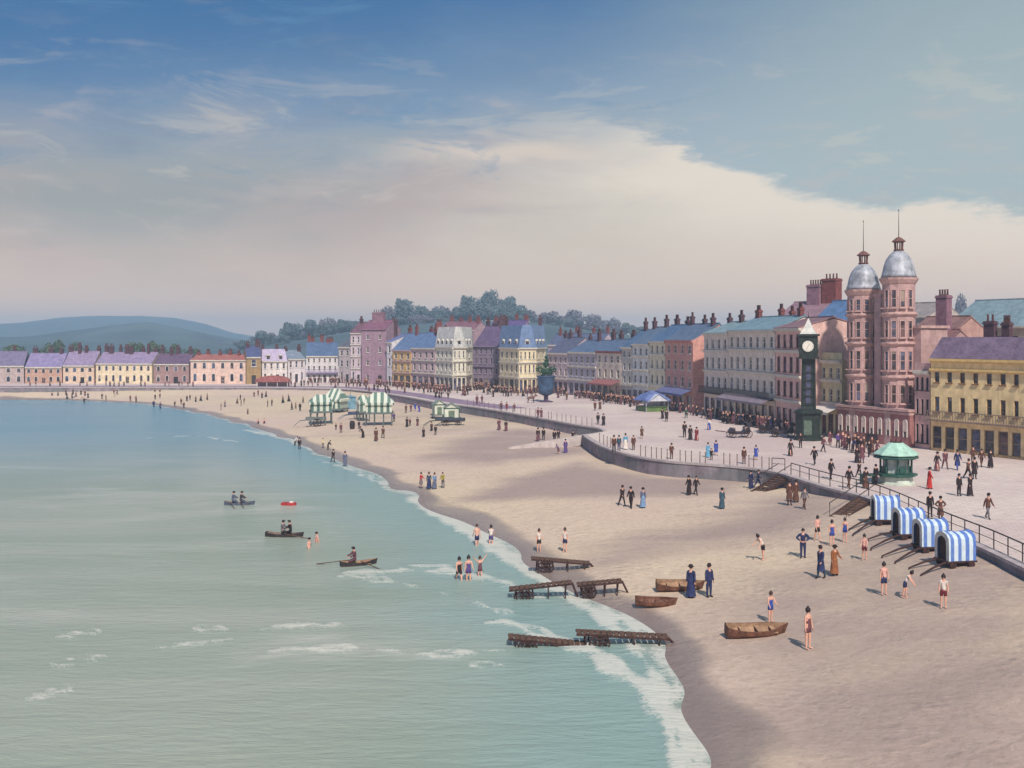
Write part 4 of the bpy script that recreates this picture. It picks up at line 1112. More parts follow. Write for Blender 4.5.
def person(px, py, label, outfit='man', pose='stand', face=None, top='black', low=None, hat=None, hair='brown', h=1.72, where='prom', group=None, far=False, z=None):
    global NPEOPLE; NPEOPLE += 1
    if where == 'prom': p = toward_front(un(px, py))
    elif where == 'sand': p = on_sand(px, py)
    elif where == 'sea': p = un(px, py, SEA-.25)
    else: p = Vector(where)
    if face is None: face = random.uniform(0, 6.28)
    pose = random.choice({'stand': ('stand','stand','stand_folded','stand_turned'), 'walk': ('walk','walk_long'), 'stroll': ('stroll','stroll_slow')}.get(pose, (pose,)))
    rz = R(face) if abs(face) > 6.3 else face
    low = low or top; hat = hat or 'black'
    s = h/1.74
    if far:
        me, zm = far_mesh(pose, 'trunks' if outfit in ('trunks','vestbather','costume','capbather') else ('woman' if outfit in ('woman','barewoman','girl') else 'man'))
        o = link('person', me, None, (p.x, p.y, p.z - zm*s), rz)
        set_mat(o, SKIN, 0); set_mat(o, CL[top], 1); set_mat(o, CL[low], 2); set_mat(o, HAIRM[hair] if outfit not in ('man','woman') else CL[hat], 3)
    else:
        k = kit(pose)
        o = link('person', k['body'], None, (p.x, p.y, p.z - k['zmin']*s), rz)
        for piece, which in OUT[outfit]:
            c = link(k[piece].name.split('.')[0], k[piece], o)
            m = {'top': CL[top], 'low': CL[low], 'shoe': CL['black'], 'hair': HAIRM[hair], 'hat': CL[hat]}[which]
            set_mat(c, m)
    o.scale = (s, s, s)
    return tag(o, label, 'person', group)
# --- bathers at the water's edge
P = person
P(477,549,'taller wading bather with bare back and navy trunks, left of two in shallow water','trunks','stroll',200,low='navy',h=1.75,where='sea')
P(491,548,'wading bather in white top and purple trunks, right of the pair in shallow water','vestbather','stand',170,'white','violet',h=1.6,where='sea',hair='black')
P(459,584,'bather in black costume, leftmost of the three in the shallow surf','costume','walk',20,'black',h=1.68,where='sea',hair='black')
P(468.5,585,'bather in violet costume between two others in the shallow surf','costume','stand',10,'violet',h=1.75,where='sea',hair='black')
P(480,581,'bather in plum costume, rightmost of the three in the shallow surf','costume','armup',30,'plum',h=1.5,where='sea')
P(539,552,'bather in white vest and black trunks on the sand above the shortest trestle stage','vestbather','stand',20,'white','black',where='sand',h=1.55)
P(565,552,'bather in white vest and navy trunks, right of the pair above the shortest trestle stage','vestbather','stand',340,'white','navy',where='sand',h=1.6)
# --- group of four by the water
P(421,488,'child in red top and grey skirt, first of four figures at the sea edge','girl','stand',60,'red','grey',where='sand',h=1.5)
P(429,489,'person in dark blue dress, tallest of four figures at the sea edge','barewoman','stand',0,'teal','navy',where='sand',h=1.6)
P(434.5,489,'person in light blue dress, close beside the dark blue one at the sea edge','barewoman','stroll',30,'sky','slate',where='sand',h=1.55)
P(443,488,'person in olive jacket, last of four figures at the sea edge','bareman','stand',330,'olive','grey',where='sand',h=1.5)
# --- others on the middle beach
for x, y, lab, of, ps, fc, tp, lw, h in (
 (295,446,'pale topped paddler, left of two at the tip of the wet sand','bareman','bend',90,'white','black',1.45),
 (299.5,450,'dark coated paddler standing in the thin edge of water','man','stand',30,'black','black',1.6),
 (323,448,'small pale figure on the sand left of a crouching one','bareman','stand',0,'cream','grey',1.3),
 (328,450,'dark crouching figure on the sand near the waterline','bareman','bend',80,'black','black',1.35),
 (333,463,'dark suited man walking along the wet sand, left of a grey one','man','walk',40,'black','darkgrey',1.65),
 (345,467,'person in slate grey coat standing by the wet sand','coat','stand',20,'slate','slate',1.75),
 (336,430,'small dark child on the sand below the striped pavilions','bareman','stand',0,'black','black',1.0),
 (341,433,'small brown walker on the sand below the striped pavilions','bareman','walk',0,'plum','brown',1.5),
 (359,429,'small dark figure on the sand right of the black barrel','man','stand',30,'black','black',1.3),
 (363,438,'woman in dark dress leaning on the sand below the right striped pavilion','woman','bend',300,'black','black',1.7),
 (376,441,'broad dark brown woman on open sand, left of two','woman','stand',0,'brown','brown',1.75),
 (383,438,'dark brown man on open sand, right of two','man','walk',20,'brown','brown',1.65),
 (394,422,'slim grey figure standing right of the striped pavilion on legs','bareman','stand',0,'violet','darkgrey',1.55),
 (406,413,'brown clad figure, first in a row of four left of the small huts','man','stand',0,'brown','brown',1.55),
 (411,412,'plum clad figure, second in a row of four left of the small huts','man','stand',0,'plum','plum',1.5),
 (415,411,'blue clad figure, third in a row of four left of the small huts','girl','walk',0,'blue','blue',1.6),
 (419,412,'figure in blue and violet, last in a row of four left of the small huts','barewoman','walk',0,'violet','blue',1.6),
 (407,427,'dark woman with long skirt, leftmost of a trio below the small huts','woman','stand',0,'black','black',1.5),
 (410,426,'dark child beside the leftmost woman below the small huts','bareman','stand',0,'plum','black',1.2),
 (417.5,426,'dark woman standing alone left of the small huts platform','woman','stand',0,'black','plum',1.35),
 (423.5,437,'dark seated looking woman nearest the sea below the small huts','woman','stand',0,'black','black',1.3),
 (431.5,431,'dark woman farthest of three on sand below the small huts','woman','stand',0,'brown','black',1.3),
 (435.5,435,'dark slim man of three on sand below the small huts','man','stand',0,'black','black',1.4),
 (499,430,'plum dressed woman on the violet sand below the far sea wall, left of two','woman','stand',0,'plum','plum',1.7),
 (506,431,'plum coated figure with full skirt below the far sea wall, right of two','woman','stroll',0,'black','plum',1.6),
 (538,441,'dark woman left of a couple on the sand by the slipway foot','woman','stand',0,'black','plum',1.7),
 (543.5,440,'dark man striding beside a woman at the slipway foot','man','walk',0,'black','black',1.65),
 (554.5,443,'dark man with hat in front of the slipway, left of two','man','stand',0,'black','black',1.7),
 (558.5,441,'slim dark figure in front of the slipway, right of two','bareman','stand',0,'black','black',1.5),
 (573,442,'dark man standing alone under the end of the slipway','man','stand',20,'black','darkgrey',1.5),
 (558.5,454,'violet child bending near the foot of the wall','girl','bend',300,'violet','plum',1.2),
 (565.5,453,'violet dressed woman near the foot of the slipway wall','woman','stand',0,'violet','violet',1.6)):
    P(x, y, lab, of, ps, fc, tp, lw, where='sand', h=h, hair='black')
# --- right hand beach
for x, y, lab, of, ps, fc, tp, lw, h in (
 (622,506,'man in black suit, left of two men walking beside a blue-grey woman','man','walk',30,'black','black',1.72),
 (631,508,'man in black suit walking between another man and a blue-grey woman','man','walk',340,'black','black',1.75),
 (643,508,'woman in blue-grey coat and hat beside two men in black','woman','stand',20,'slate','sky',1.62),
 (689,495,'dark woman of a couple strolling on the sand below the curved wall','woman','stroll',300,'black','black',1.66),
 (696,495,'dark man of a couple strolling on the sand below the curved wall','bareman','walk',40,'black','black',1.66),
 (722,509,'woman in teal coat and black hat standing alone on mid beach','woman','stand',20,'teal','teal',1.62),
 (751,489,'navy clad woman at the foot of the wooden steps, left of two','woman','stroll',300,'navy','navy',1.62),
 (758,488,'navy clad man stretching a leg at the foot of the wooden steps','bareman','walk',70,'navy','navy',1.66),
 (789.5,505,'broad brown coated man of three brown figures on the upper sand','coat','stand',10,'brown','brown',1.85),
 (796,502,'brown coated woman behind the broad brown man on the upper sand','woman','stand',20,'brown','brown',1.7),
 (804.5,509,'grey-brown man, right and front of three on the upper sand','bareman','walk',20,'grey','brown',1.66),
 (803,558,'man in navy suit with hands on hips on the near right sand','bareman','akimbo',350,'navy','navy',1.78),
 (821,578,'man in dark blue overcoat holding his arm out beside the rust coat','coat','stroll',300,'navy','teal',1.8),
 (834.5,575,'woman in long rust brown coat and dark bonnet','woman','stand',20,'rust','rust',1.66),
 (817.5,541,'bather in pink vest and black trunks behind the navy man','vestbather','stroll',20,'pink','black',1.62),
 (832,546,'bather in dark blue costume, left of two in blue','costume','stand',0,'blue','blue',1.6),
 (845,542,'bather in blue costume nearest the first striped cart','costume','stand',330,'blue','blue',1.5),
 (864.5,560,'bather in pale vest and maroon trunks between the shafts of the striped carts','vestbather','stand',330,'pink','maroon',1.5),
 (763,560,'bather bending in white vest and black trunks alone on open sand','vestbather','bend',290,'white','black',1.7),
 (884,595,'bather in pink vest and dark trunks, leftmost of three below the striped carts','vestbather','stand',10,'pink','navy',1.66),
 (905,598,'bather in white vest and navy trunks, middle of three below the striped carts','vestbather','bend',60,'white','navy',1.5),
 (943.5,608,'bather in white vest and maroon trunks, rightmost below the striped carts','vestbather','stand',340,'white','maroon',1.6),
 (691,598,'woman in long navy dress and hat in front of a beached boat','woman','stand',330,'navy','navy',1.78),
 (709,597,'man in navy suit with brimmed hat beside the navy dressed woman','man','stand',30,'navy','navy',1.78),
 (808,649,'tall dark haired bather in plum costume with bare pale legs, nearest the camera','costume','stand',40,'plum','plum',1.85)):
    P(x, y, lab, of, ps, fc, tp, lw, where='sand', h=h, hair='black')
P(770.5,622,'bather in bright blue costume standing behind the largest beached boat','costume','stand',20,'blue','blue',where='sand',h=1.5,hair='brown')
# --- promenade figures one can tell apart
for x, y, lab, of, ps, fc, tp, lw, h in (
 (929.5,489,'woman in bright red dress and hat walking right of the green kiosk','woman','stroll',80,'red','red',1.72),
 (876,485,'broad dark man at the counter on the left of the green kiosk','coat','stand',300,'black','black',1.66),
 (959,496,'dark suited man, left of a strolling pair on the right promenade','man','stand',20,'black','black',1.66),
 (970,496,'dark clad woman right of a strolling pair on the right promenade','woman','stroll',20,'black','black',1.66),
 (930,517,'dark jacketed person leaning behind the railing, left of two above the striped carts','man','stand',0,'black','black',1.66),
 (940.5,521,'brown wide shouldered person behind the railing, right of two above the striped carts','coat','akimbo',0,'brown','brown',1.6),
 (988,519,'lone figure in grey-brown at the far right of the promenade','man','walk',20,'brown','grey',1.72),
 (937,471,'dark woman walking right of the green kiosk in front of the pink shopfront','woman','walk',30,'black','plum',1.75),
 (945,469,'plum suited man before the yellow building door','man','walk',0,'plum','plum',1.85),
 (957.5,470,'person in navy coat striding before the yellow building','coat','walk',0,'navy','blue',1.85),
 (968,479,'dark man nearest of a close pair before the yellow building','man','walk',30,'brown','black',1.75),
 (974.5,479,'dark tall figure of a close pair before the yellow building','coat','stand',0,'black','black',1.8),
 (973,464,'brown figure farther back before the yellow building columns','man','stand',0,'brown','brown',1.75),
 (981.5,467,'slim brown figure before the right arches of the yellow building','bareman','walk',0,'brown','brown',1.72),
 (990.5,468,'wide skirted dark woman at the right arches of the yellow building','woman','stand',0,'black','black',1.75),
 (790.5,456,'dark woman walking in front of the clock tower foot','woman','walk',20,'black','black',1.7),
 (800.5,448,'dark slim man standing against the clock tower base','man','stand',0,'black','black',1.75),
 (793,432.5,'dark man beside the maroon shopfront left of the clock tower','man','stand',0,'black','plum',1.6),
 (788,433,'dark woman by the maroon shopfront left of the clock tower','woman','stand',0,'plum','black',1.6),
 (814.5,465,'dark suited man in hat striding right of the clock tower','man','walk',320,'black','black',1.78),
 (831,479,'dark man leaning at the railing below the towered hotel','man','stroll',20,'black','black',1.7),
 (823.5,452,'dark plum walker with wide stride before the olive house','man','walk',50,'plum','black',1.72),
 (830,445.5,'violet brown figure standing in the shade of the olive house','coat','stand',0,'plum','plum',1.7),
 (838,448,'tall dark violet figure at the corner of the towered hotel','man','stroll',0,'violet','black',1.78),
 (848.5,450.5,'dark man at the left of the crowd before the hotel arches','man','stroll',0,'black','black',1.72),
 (852.5,453,'dark navy man bending in the crowd before the hotel arches','man','bend',60,'navy','black',1.72),
 (857,463,'slim dark woman ahead of the hotel crowd','woman','stand',0,'black','black',1.6),
 (862,463,'tall maroon coated figure ahead of the hotel crowd','coat','stand',0,'plum','plum',1.95),
 (869,457,'dark man with legs apart right of the hotel crowd','man','walk',0,'black','black',1.78),
 (849,488.5,'dark man of a pair leaning at the railing left of the green kiosk','man','walk',20,'black','brown',1.78),
 (859,478,'small dark man hurrying behind the railing pair','bareman','walk',20,'black','black',1.5),
 (865.5,488.5,'dark woman of a pair leaning at the railing left of the green kiosk','woman','stand',20,'black','brown',1.66),
 (744,464,'olive brown man standing among the thin posts','man','stand',0,'brown','brown',1.6),
 (756,460,'bright blue child among the thin posts near the wooden steps','girl','stand',0,'blue','blue',1.45),
 (671.5,459,'brown figure among the thin posts of the curved wall','man','stand',0,'brown','brown',1.55),
 (708,457.5,'light blue woman of a group of three at the posts','barewoman','stand',0,'lightblue','lightblue',1.5),
 (711.5,460,'dark child in front of the light blue woman at the posts','bareman','stand',0,'black','black',1.15),
 (716,455.5,'bright blue figure right of the light blue woman at the posts','girl','stroll',0,'blue','blue',1.55),
 (614,452,'dark brown man at the posts where the near wall begins','man','stroll',0,'brown','black',1.75),
 (619,450.5,'man in dark blue jacket with brown hat at the posts where the near wall begins','man','stand',0,'teal','navy',1.6),
 (625.5,449.5,'woman in light blue dress at the posts where the near wall begins','barewoman','stand',0,'lightblue','white',1.72),
 (633.5,450,'slim brown figure right of the light blue woman near the wall start','bareman','stroll',0,'brown','brown',1.6),
 (598,424.5,'black clad man on the end of the far wall, left of two','man','stand',0,'black','black',1.6),
 (603.5,425.5,'black clad woman on the end of the far wall, right of two','woman','stand',0,'black','black',1.6),
 (595,410.5,'brown figure, left of a trio crossing the pale promenade','coat','stand',0,'brown','brown',1.6),
 (600,409.5,'brown figure, middle of a trio crossing the pale promenade','woman','stand',0,'brown','brown',1.6),
 (603.5,404.5,'dark figure, rear of a trio crossing the pale promenade','man','stand',0,'black','black',1.4),
 (641.8,438.5,'brown child casting a long shadow alone on the open promenade','girl','stand',0,'brown','brown',1.45),
 (662.5,419,'black clad woman, left of a pair right of the blue kiosk','woman','stand',0,'black','black',1.6),
 (666.5,421.5,'black clad man, right of a pair right of the blue kiosk','coat','stand',0,'black','black',1.75),
 (684.5,437.5,'tall black man, left of three on the open promenade','man','stand',0,'black','black',1.9),
 (690.3,440,'black clad woman walking between a tall man and a red figure','woman','stroll',0,'black','black',1.7),
 (696.5,440.5,'figure in brick red on the open promenade','woman','walk',0,'maroon','maroon',1.6),
 (709,430,'pair-like wide figure in bright blue and white on the open promenade','barewoman','walk',0,'white','blue',1.6),
 (477,404.5,'red-brown figure by the low wall left end of the post row','coat','stand',0,'plum','plum',1.75),
 (482,403.5,'slim mauve figure by the low wall left end of the post row','bareman','stand',0,'plum','plum',1.6),
 (501.3,410.5,'dark slim figure on the far wall among the posts','man','stand',0,'plum','black',1.5),
 (506.7,410.5,'broad red-brown figure on the far wall among the posts','coat','stand',0,'maroon','maroon',1.4),
 (514.3,411.5,'mauve figure on the far wall among the posts','bareman','stroll',0,'plum','plum',1.4),
 (538,418,'mauve-brown man, left of two on the far wall','man','stroll',0,'plum','plum',1.55),
 (541.3,417.5,'mauve-brown woman, right of two on the far wall','woman','stand',0,'plum','plum',1.4)):
    P(x, y, lab, of, ps, fc, tp, lw, where='prom', h=h, hair='black')
# --- crowds too small to tell one figure from the next
def crowd(pts, label, group, where='prom', top=('black','plum','black','brown'), h=(1.45,1.7), of=('man','woman','man')):
    for x, y in pts:
        t_ = random.choice(top)
        person(x + random.uniform(-.3,.3), y, label, random.choice(of), random.choice(('stand','stroll','walk')), None, t_, t_, where=where, h=random.uniform(*h), group=group, far=True, hair='black')
def mass(spots, name, label):
    v, f, mi = [], [], []
    for x, y, z, h, tone in spots:
        me, zm = far_mesh(random.choice(('stand','walk','stroll','stand_turned')), random.choice(('man','woman','man')))
        M4 = Matrix.Translation((x, y, z - zm*h/1.74)) @ Matrix.Rotation(random.uniform(0, 6.28), 4, 'Z') @ Matrix.Scale(h/1.74, 4)
        b0 = len(v); v += [tuple(M4 @ w_.co) for w_ in me.vertices]
        for p_ in me.polygons: f.append(tuple(b0+i for i in p_.vertices)); mi.append(0 if p_.material_index == 0 else (4 if p_.material_index == 3 else tone))
    me = bpy.data.meshes.new(name); me.from_pydata(v, [], f)
    for m in (SKIN, CL['black'], CL['plum'], CL['brown'], HAIRM['black']): me.materials.append(m)
    me.polygons.foreach_set('material_index', mi); me.update()
    o = link(name, me); o['kind'] = 'stuff'; o['label'] = label
sp = []
for x, y in [(52,398),(58,396),(60,394),(66,395),(67,399),(72,398),(73,394.5),(76,397),(81,395),(85,396),(88,398),(90,394),(97,394),(101,393.5),(102,399),(106,400),(114,394.5),(117,394.5)]:
    p = on_sand(x, y); sp.append((p.x, p.y, p.z, random.uniform(1.25, 1.5), random.choice((1,2))))
for x, y in [(80,386),(87,386),(95,385.5),(106,386),(110,386.4),(114,386.4),(119,386.4),(124,386),(141,386.4),(145,386.4),(165,386),(169,386),(179,386),(182,385.4),(188,386),(193,386.6),(30,386),(36,386.3),(50,386),(60,386)]:
    p = toward_front(un(x, y)); sp.append((p.x, p.y, 0, random.uniform(1.1, 1.4), random.choice((1,2))))
rc = random.Random(5)
for (ax, ay), (bx, by) in FACADE_PTS:                  # packed strollers along the foot of the far shopfronts
    p0 = CX+F*ax/ay
    if not 300 < p0 < 645 or ay < 190 or math.hypot(bx-ax, by-ay) > 14: continue
    L_ = math.hypot(bx-ax, by-ay); k = int(L_*2.0)
    for _ in range(k):
        u = rc.random(); g = rc.uniform(1.0, 3.6); sp.append((ax+(bx-ax)*u+(by-ay)/L_*g, ay+(by-ay)*u-(bx-ax)/L_*g, 0, rc.uniform(1.35, 1.65), rc.choice((1,1,2,3))))
mass(sp, 'distant_crowd', 'tiny dark strollers massed on the far road, far left sand and along the shopfronts')
crowd([(130,401),(136,402)],'tiny dark paddler of a pair by the far waterline below the cream terrace','paddlers below the cream terrace','sand',h=(1.3,1.5))
crowd([(155,394),(160,394),(155,399.5),(160,398.5)],'tiny dark figure in a square of four on the far sand','four figures on the far sand','sand',h=(1.2,1.4))
crowd([(154,408),(160,410)],'blue wader of a pair standing in the far shallows','far blue waders','sea',top=('blue','navy'),h=(1.6,1.7))
crowd([(84,404)],'lone dark wader in the far left shallows','far left wader','sea',h=(1.4,1.5))
crowd([(175,406.5),(181,404.5),(184,408),(187,401),(190,400),(196,402),(201,401),(207,400)],'tiny dark figure on the far sand below the pink terrace','figures on the far sand below the pink terrace','sand',h=(1.2,1.5))
crowd([(221,410),(225,407)],'tiny pale grey figure of a pair on the far wet sand','pale pair on the far sand','sand',top=('grey',),h=(1.2,1.4))
crowd([(237,403.5),(240.5,400),(241,405.5),(244,403.5)],'small dark figure in a tight cluster of four on the pale sand','cluster of four on the pale sand','sand',h=(1.2,1.35))
crowd([(254,397),(258,395.5),(262,398),(266,397)],'small dark figure in the row of four below the red pavilion','row of four below the red pavilion','sand',h=(1.25,1.45))
crowd([(268,407),(272,406)],'small dark figure of the pair below the row of four on pale sand','pair below the row of four','sand',h=(1.4,1.5))
crowd([(248,414)],'single small brown figure low on the empty pale sand','single figure on pale sand','sand',top=('brown',),h=(1.0,1.1))
crowd([(283,403),(289,401.5),(303,403),(292,410),(296,409),(300,411)],'small dark figure left of the first striped pavilion','figures left of the striped pavilion','sand',h=(1.3,1.6))
crowd([(258,427),(264,427)],'small blue bather in the far blue shallows','bathers in the far blue shallows','sea',top=('navy',),h=(1.3,1.4),of=('trunks',))
crowd([(291,386),(295,387),(301,386),(304,385.6),(308,385.6),(312,386.5),(318,386),(331,385.6),(335,388),(338,386.5)],'small dark walker on the road before the violet-balcony terrace','walkers before the violet balcony',h=(1.4,1.6))
crowd([(346,387),(349,387.5),(353,386.6),(357,386.8),(360,386.6),(364,386),(366,390),(369,392.5),(374,390),(378,391),(381,387)],'small dark figure on the road before the big mauve block','walkers before the mauve block',h=(1.4,1.7))
crowd([(385,390),(388,391),(385.5,394),(389,394),(397,389.5),(402,389.5),(405,393),(408,390)],'small dark figure in the crowd before the ochre house','crowd before the ochre house',h=(1.4,1.7))
crowd([(414,390.5),(419,391.5),(424,393.5),(428,392.5),(431,392.5),(434,392.5)],'small dark figure in the crowd before the mauve-pink house','crowd before the pink house',h=(1.4,1.7))
crowd([(437,393.5),(439.5,394),(441.5,393.6),(445,393.5),(448,393.8),(450,393.2),(436,397.5),(439,398),(441,398),(448,398.5),(457,393),(463,395.5),(465.5,396),(468,395)],'small dark figure in the crowd before the cream corner house','crowd before the cream corner house',h=(1.4,1.7))
crowd([(474,390.5),(477,392),(482,391.5),(484,393),(487,395),(490,394.5),(493,397)],'small dark figure in the crowd at the mouth of the violet side street','crowd at the violet side street',h=(1.5,1.8))
crowd([(503,396),(506,396.5),(508.5,396.5),(511,396),(518,396),(523,396.5),(527,396.5),(532,396)],'small dark figure in the crowd before the blue mansard hotel','crowd before the blue mansard hotel',h=(1.4,1.7))
crowd([(558,398),(561,396),(564,396),(567,400),(575,398.5),(577,398.5),(580,398.5),(585,397.5)],'small dark brown figure before the mauve and grey shopfronts right of the planter','crowd right of the planter',h=(1.5,1.8),top=('brown','plum','black'))
crowd([(592,400.5),(594,401),(599,401),(606,402.5),(608,403),(611.5,403.5),(616,404),(618,404),(620.5,404.5),(625,405),(630,407),(634,406)],'small dark figure in the crowd before the cream house with red awning','crowd before the red awning',h=(1.5,1.8),top=('brown','plum','black'))
crowd([(668,409.5),(672,411.5),(675,411.5),(680,413),(683,412.5),(689,415),(693,415.5),(697,416)],'dark figure in the crowd before the salmon house','crowd before the salmon house',h=(1.55,1.8))
crowd([(686,418)],'dark green clad figure with a wide shadow ahead of the salmon house','green figure before the salmon house',top=('green',),h=(1.6,1.7))
crowd([(703,418),(713,419),(716.5,418.5),(720,420),(726,423.5),(730,422.5),(733,424)],'dark figure before the tall grey-cream house with teal roof','crowd before the tall grey-cream house',h=(1.6,1.85))
crowd([(740,424.5),(744,424),(747,425),(752,426),(756,426),(761,427.5),(766,428),(772,429)],'dark figure under the grey awning of the wide terrace house','crowd under the grey awning',h=(1.55,1.8),top=('black','plum','navy'))
crowd([(738,425),(743,425.5),(750,427),(758,427.5),(763,428.5),(769,430),(775,431),(708,419),(711,420),(723,423),(728,424)],'dark figure standing close to the shopfronts under the iron balcony','figures under the iron balcony',h=(1.6,1.8))
crowd([(843,447),(846,449),(855,451),(858,453),(861,454),(864,452),(872,454),(877,456)],'dark figure packed before the white arched windows of the towered hotel','crowd before the hotel arches',h=(1.65,1.85))
# ------------------------------------------------------------------ street and beach furniture
def at_prom(px, py): return un(px, py)
GREEN = mat('dark_green_paint', srgb(42,82,74), .45, .2, 3.0, spec=.4); PALEG = mat('pale_copper_green', srgb(168,204,190), .6, .15, 2.0, .2, grime=.25)
def clock_tower():
    p = un(808.5, 440); sc_ = F/p.y
    t = thing('clock_tower', 'dark green iron clock tower with white dial and pale pointed roof', 'clock tower', p, R(-18))
    zf = lambda y: ZC + (HY-y)/F*p.y
    D_ = mat('clock_dark_paint', srgb(44,52,50), .5, .3, 2.5, .2)
    pb = MB().lathe([(1.75,0),(1.75,.35),(1.5,.4),(1.5,zf(412)-.2),(1.75,zf(412)-.1),(1.75,zf(411)),(1.2,zf(409))], 8, a0=R(22.5)).build('plinth', D_, t)
    for k in range(4):
        an = k*math.pi/2
        MB().box(-.45,.45,-1.44,-1.385,.7,2.4).build('panel', mat('clock_panel', srgb(92,108,96), .6, .2, 3.0), pb, rz=an)
    sf = MB(); zb, zt = zf(409), zf(357); w0, w1 = .92, .78
    sf.lathe([(w0*1.1,zb),(w0,zb+.4),(w1,zt-.5),(w1*1.25,zt-.1),(w1*1.25,zt)], 4, a0=R(45)); s_o = sf.build('shaft', D_, t)
    hgt = zt-zb
    for k in range(4):
        for j in range(5):
            z = zb+.7+j*(hgt-1.5)/5; w = (w0+(w1-w0)*(z-zb)/hgt)/math.sqrt(2)
            MB().box(-.27,.27,-w-.035,-w+.0,z,z+(hgt-1.5)/5-.25).build('lattice_panel', mat('clock_glass', srgb(78,78,104), .4, .2, 2.0), s_o, rz=k*math.pi/2)
    for j in range(6):
        z = zb+.55+j*(hgt-1.5)/5; w = (w0+(w1-w0)*(z-zb)/hgt)/math.sqrt(2)+.1
        MB().box(-w,w,-w,w,z-.08,z+.04).build('band', D_, s_o)
    for sx in (1,-1):
        for sy in (1,-1):
            MB().tube([(sx*.75,sy*.75,zb),(sx*.72,sy*.72,zb+hgt*.5),(sx*.68,sy*.68,zt)], .09, 6).build('column', D_, t)
    hb_ = MB(); hw = 1.02; zh = zf(334)
    hb_.box(-hw,hw,-hw,hw,zt+.02,zh-.25); hb_.box(-hw-.22,hw+.22,-hw-.22,hw+.22,zh-.249,zh); hb_.box(-hw-.15,hw+.15,-hw-.15,hw+.15,zt-.2,zt+.019)
    h_o = hb_.build('clock_housing', D_, t)
    zc = (zt+zh)/2-.08; rf = .64
    for k in range(4):
        c = MB()
        c.tube([(0,-hw-.02,zc),(0,-hw-.07,zc)], [rf+.16,rf+.12], 24, 1); c.tube([(0,-hw-.0701,zc),(0,-hw-.09,zc)], [rf,rf], 24, 0)
        for i in range(12):
            a = i*math.pi/6; c.bar((math.sin(a)*rf*.78,-hw-.1,zc+math.cos(a)*rf*.78),(math.sin(a)*rf*.95,-hw-.1,zc+math.cos(a)*rf*.95),.05,.02,1)
        c.bar((0,-hw-.11,zc),(math.sin(.6)*rf*.5,-hw-.11,zc+math.cos(.6)*rf*.5),.11,.02,1); c.bar((0,-hw-.12,zc),(math.sin(3.6)*rf*.75,-hw-.12,zc+math.cos(3.6)*rf*.75),.09,.02,1)
        c.build('clock_face', [mat('dial_white', srgb(226,222,214), .4, .05), D_], h_o, rz=k*math.pi/2)
    za = zf(318)
    MB().lathe([(hw*1.3,zh+.003),(hw*.75,zh+(za-zh)*.35),(hw*.18,zh+(za-zh)*.85),(.03,za)], 4, a0=R(45)).build('roof', mat('pale_zinc', srgb(200,200,198), .5, .15, 2.0, .2), t)
    MB().tube([(0,0,za-.3),(0,0,za+.7)], [.05,.02], 6).lathe([(.02,za+.1),(.1,za+.2),(.02,za+.3)], 8).build('finial', M_IRON, t)
clock_tower()
def green_kiosk():
    p = un(902, 486); p.y += 1.4; s = 1/ (F/p.y)
    t = thing('kiosk', 'green octagonal promenade kiosk with pale two-tier roof', 'kiosk', p, R(10))
    zf = lambda y: ZC + (HY-y)/F*p.y
    MB().lathe([(1.5,0),(1.5,.1),(1.35,.14),(1.3,zf(476))], 8, a0=R(22.5)).build('base', mat('white_base', srgb(196,206,196), .7, .15, 2.0, grime=.5), t)
    MB().lathe([(1.3,zf(475.8)),(1.7,zf(475)),(1.7,zf(473)),(1.25,zf(472.6))], 8, a0=R(22.5)).build('counter', GREEN, t)
    MB().lathe([(1.0,zf(472.4)),(1.0,zf(457.4))], 8, a0=R(22.5)).build('inner_wall', mat('pale_panel', srgb(178,190,186), .7, .2, 2.0), t)
    for k in range(8):
        a = R(22.5)+k*math.pi/4; c, s_ = math.cos(a)*1.22, math.sin(a)*1.22
        MB().tube([(c,s_,zf(472.5)),(c,s_,zf(457.5))], .085, 6).build('column', GREEN, t)
        if k % 2: MB().box(-.3,.3,-.04,.04,zf(472),zf(466)).build('panel', GREEN, t, loc=(math.cos(a+.39)*1.1, math.sin(a+.39)*1.1, 0), rz=a+.39+math.pi/2)
    MB().lathe([(1.75,zf(458)),(1.8,zf(457)),(1.72,zf(455.6)),(1.3,zf(454))], 8, a0=R(22.5)).build('lower_roof', GREEN, t)
    MB().lathe([(1.5,zf(454)),(1.82,zf(454.4)),(1.82,zf(453.6)),(.62,zf(443)),(.55,zf(442.4))], 8, a0=R(22.5)).build('roof', PALEG, t)
    f = MB(); f.lathe([(.5,zf(442.6)),(.52,zf(442))], 8)
    for k in range(6):
        a = k*math.pi/3; f.tube([(math.cos(a)*.42,math.sin(a)*.42,zf(442.3)),(math.cos(a)*.46,math.sin(a)*.46,zf(439.6))], .04, 5)
    f.build('cresting', M_DTIMBER, t)
    MB().box(-3.1,-1.75,-.5,.5,.75,.85).box(-3.0,-2.9,-.4,.4,0,.749).box(-1.95,-1.85,-.4,.4,0,.749).build('side_counter', GREEN, t)
green_kiosk()
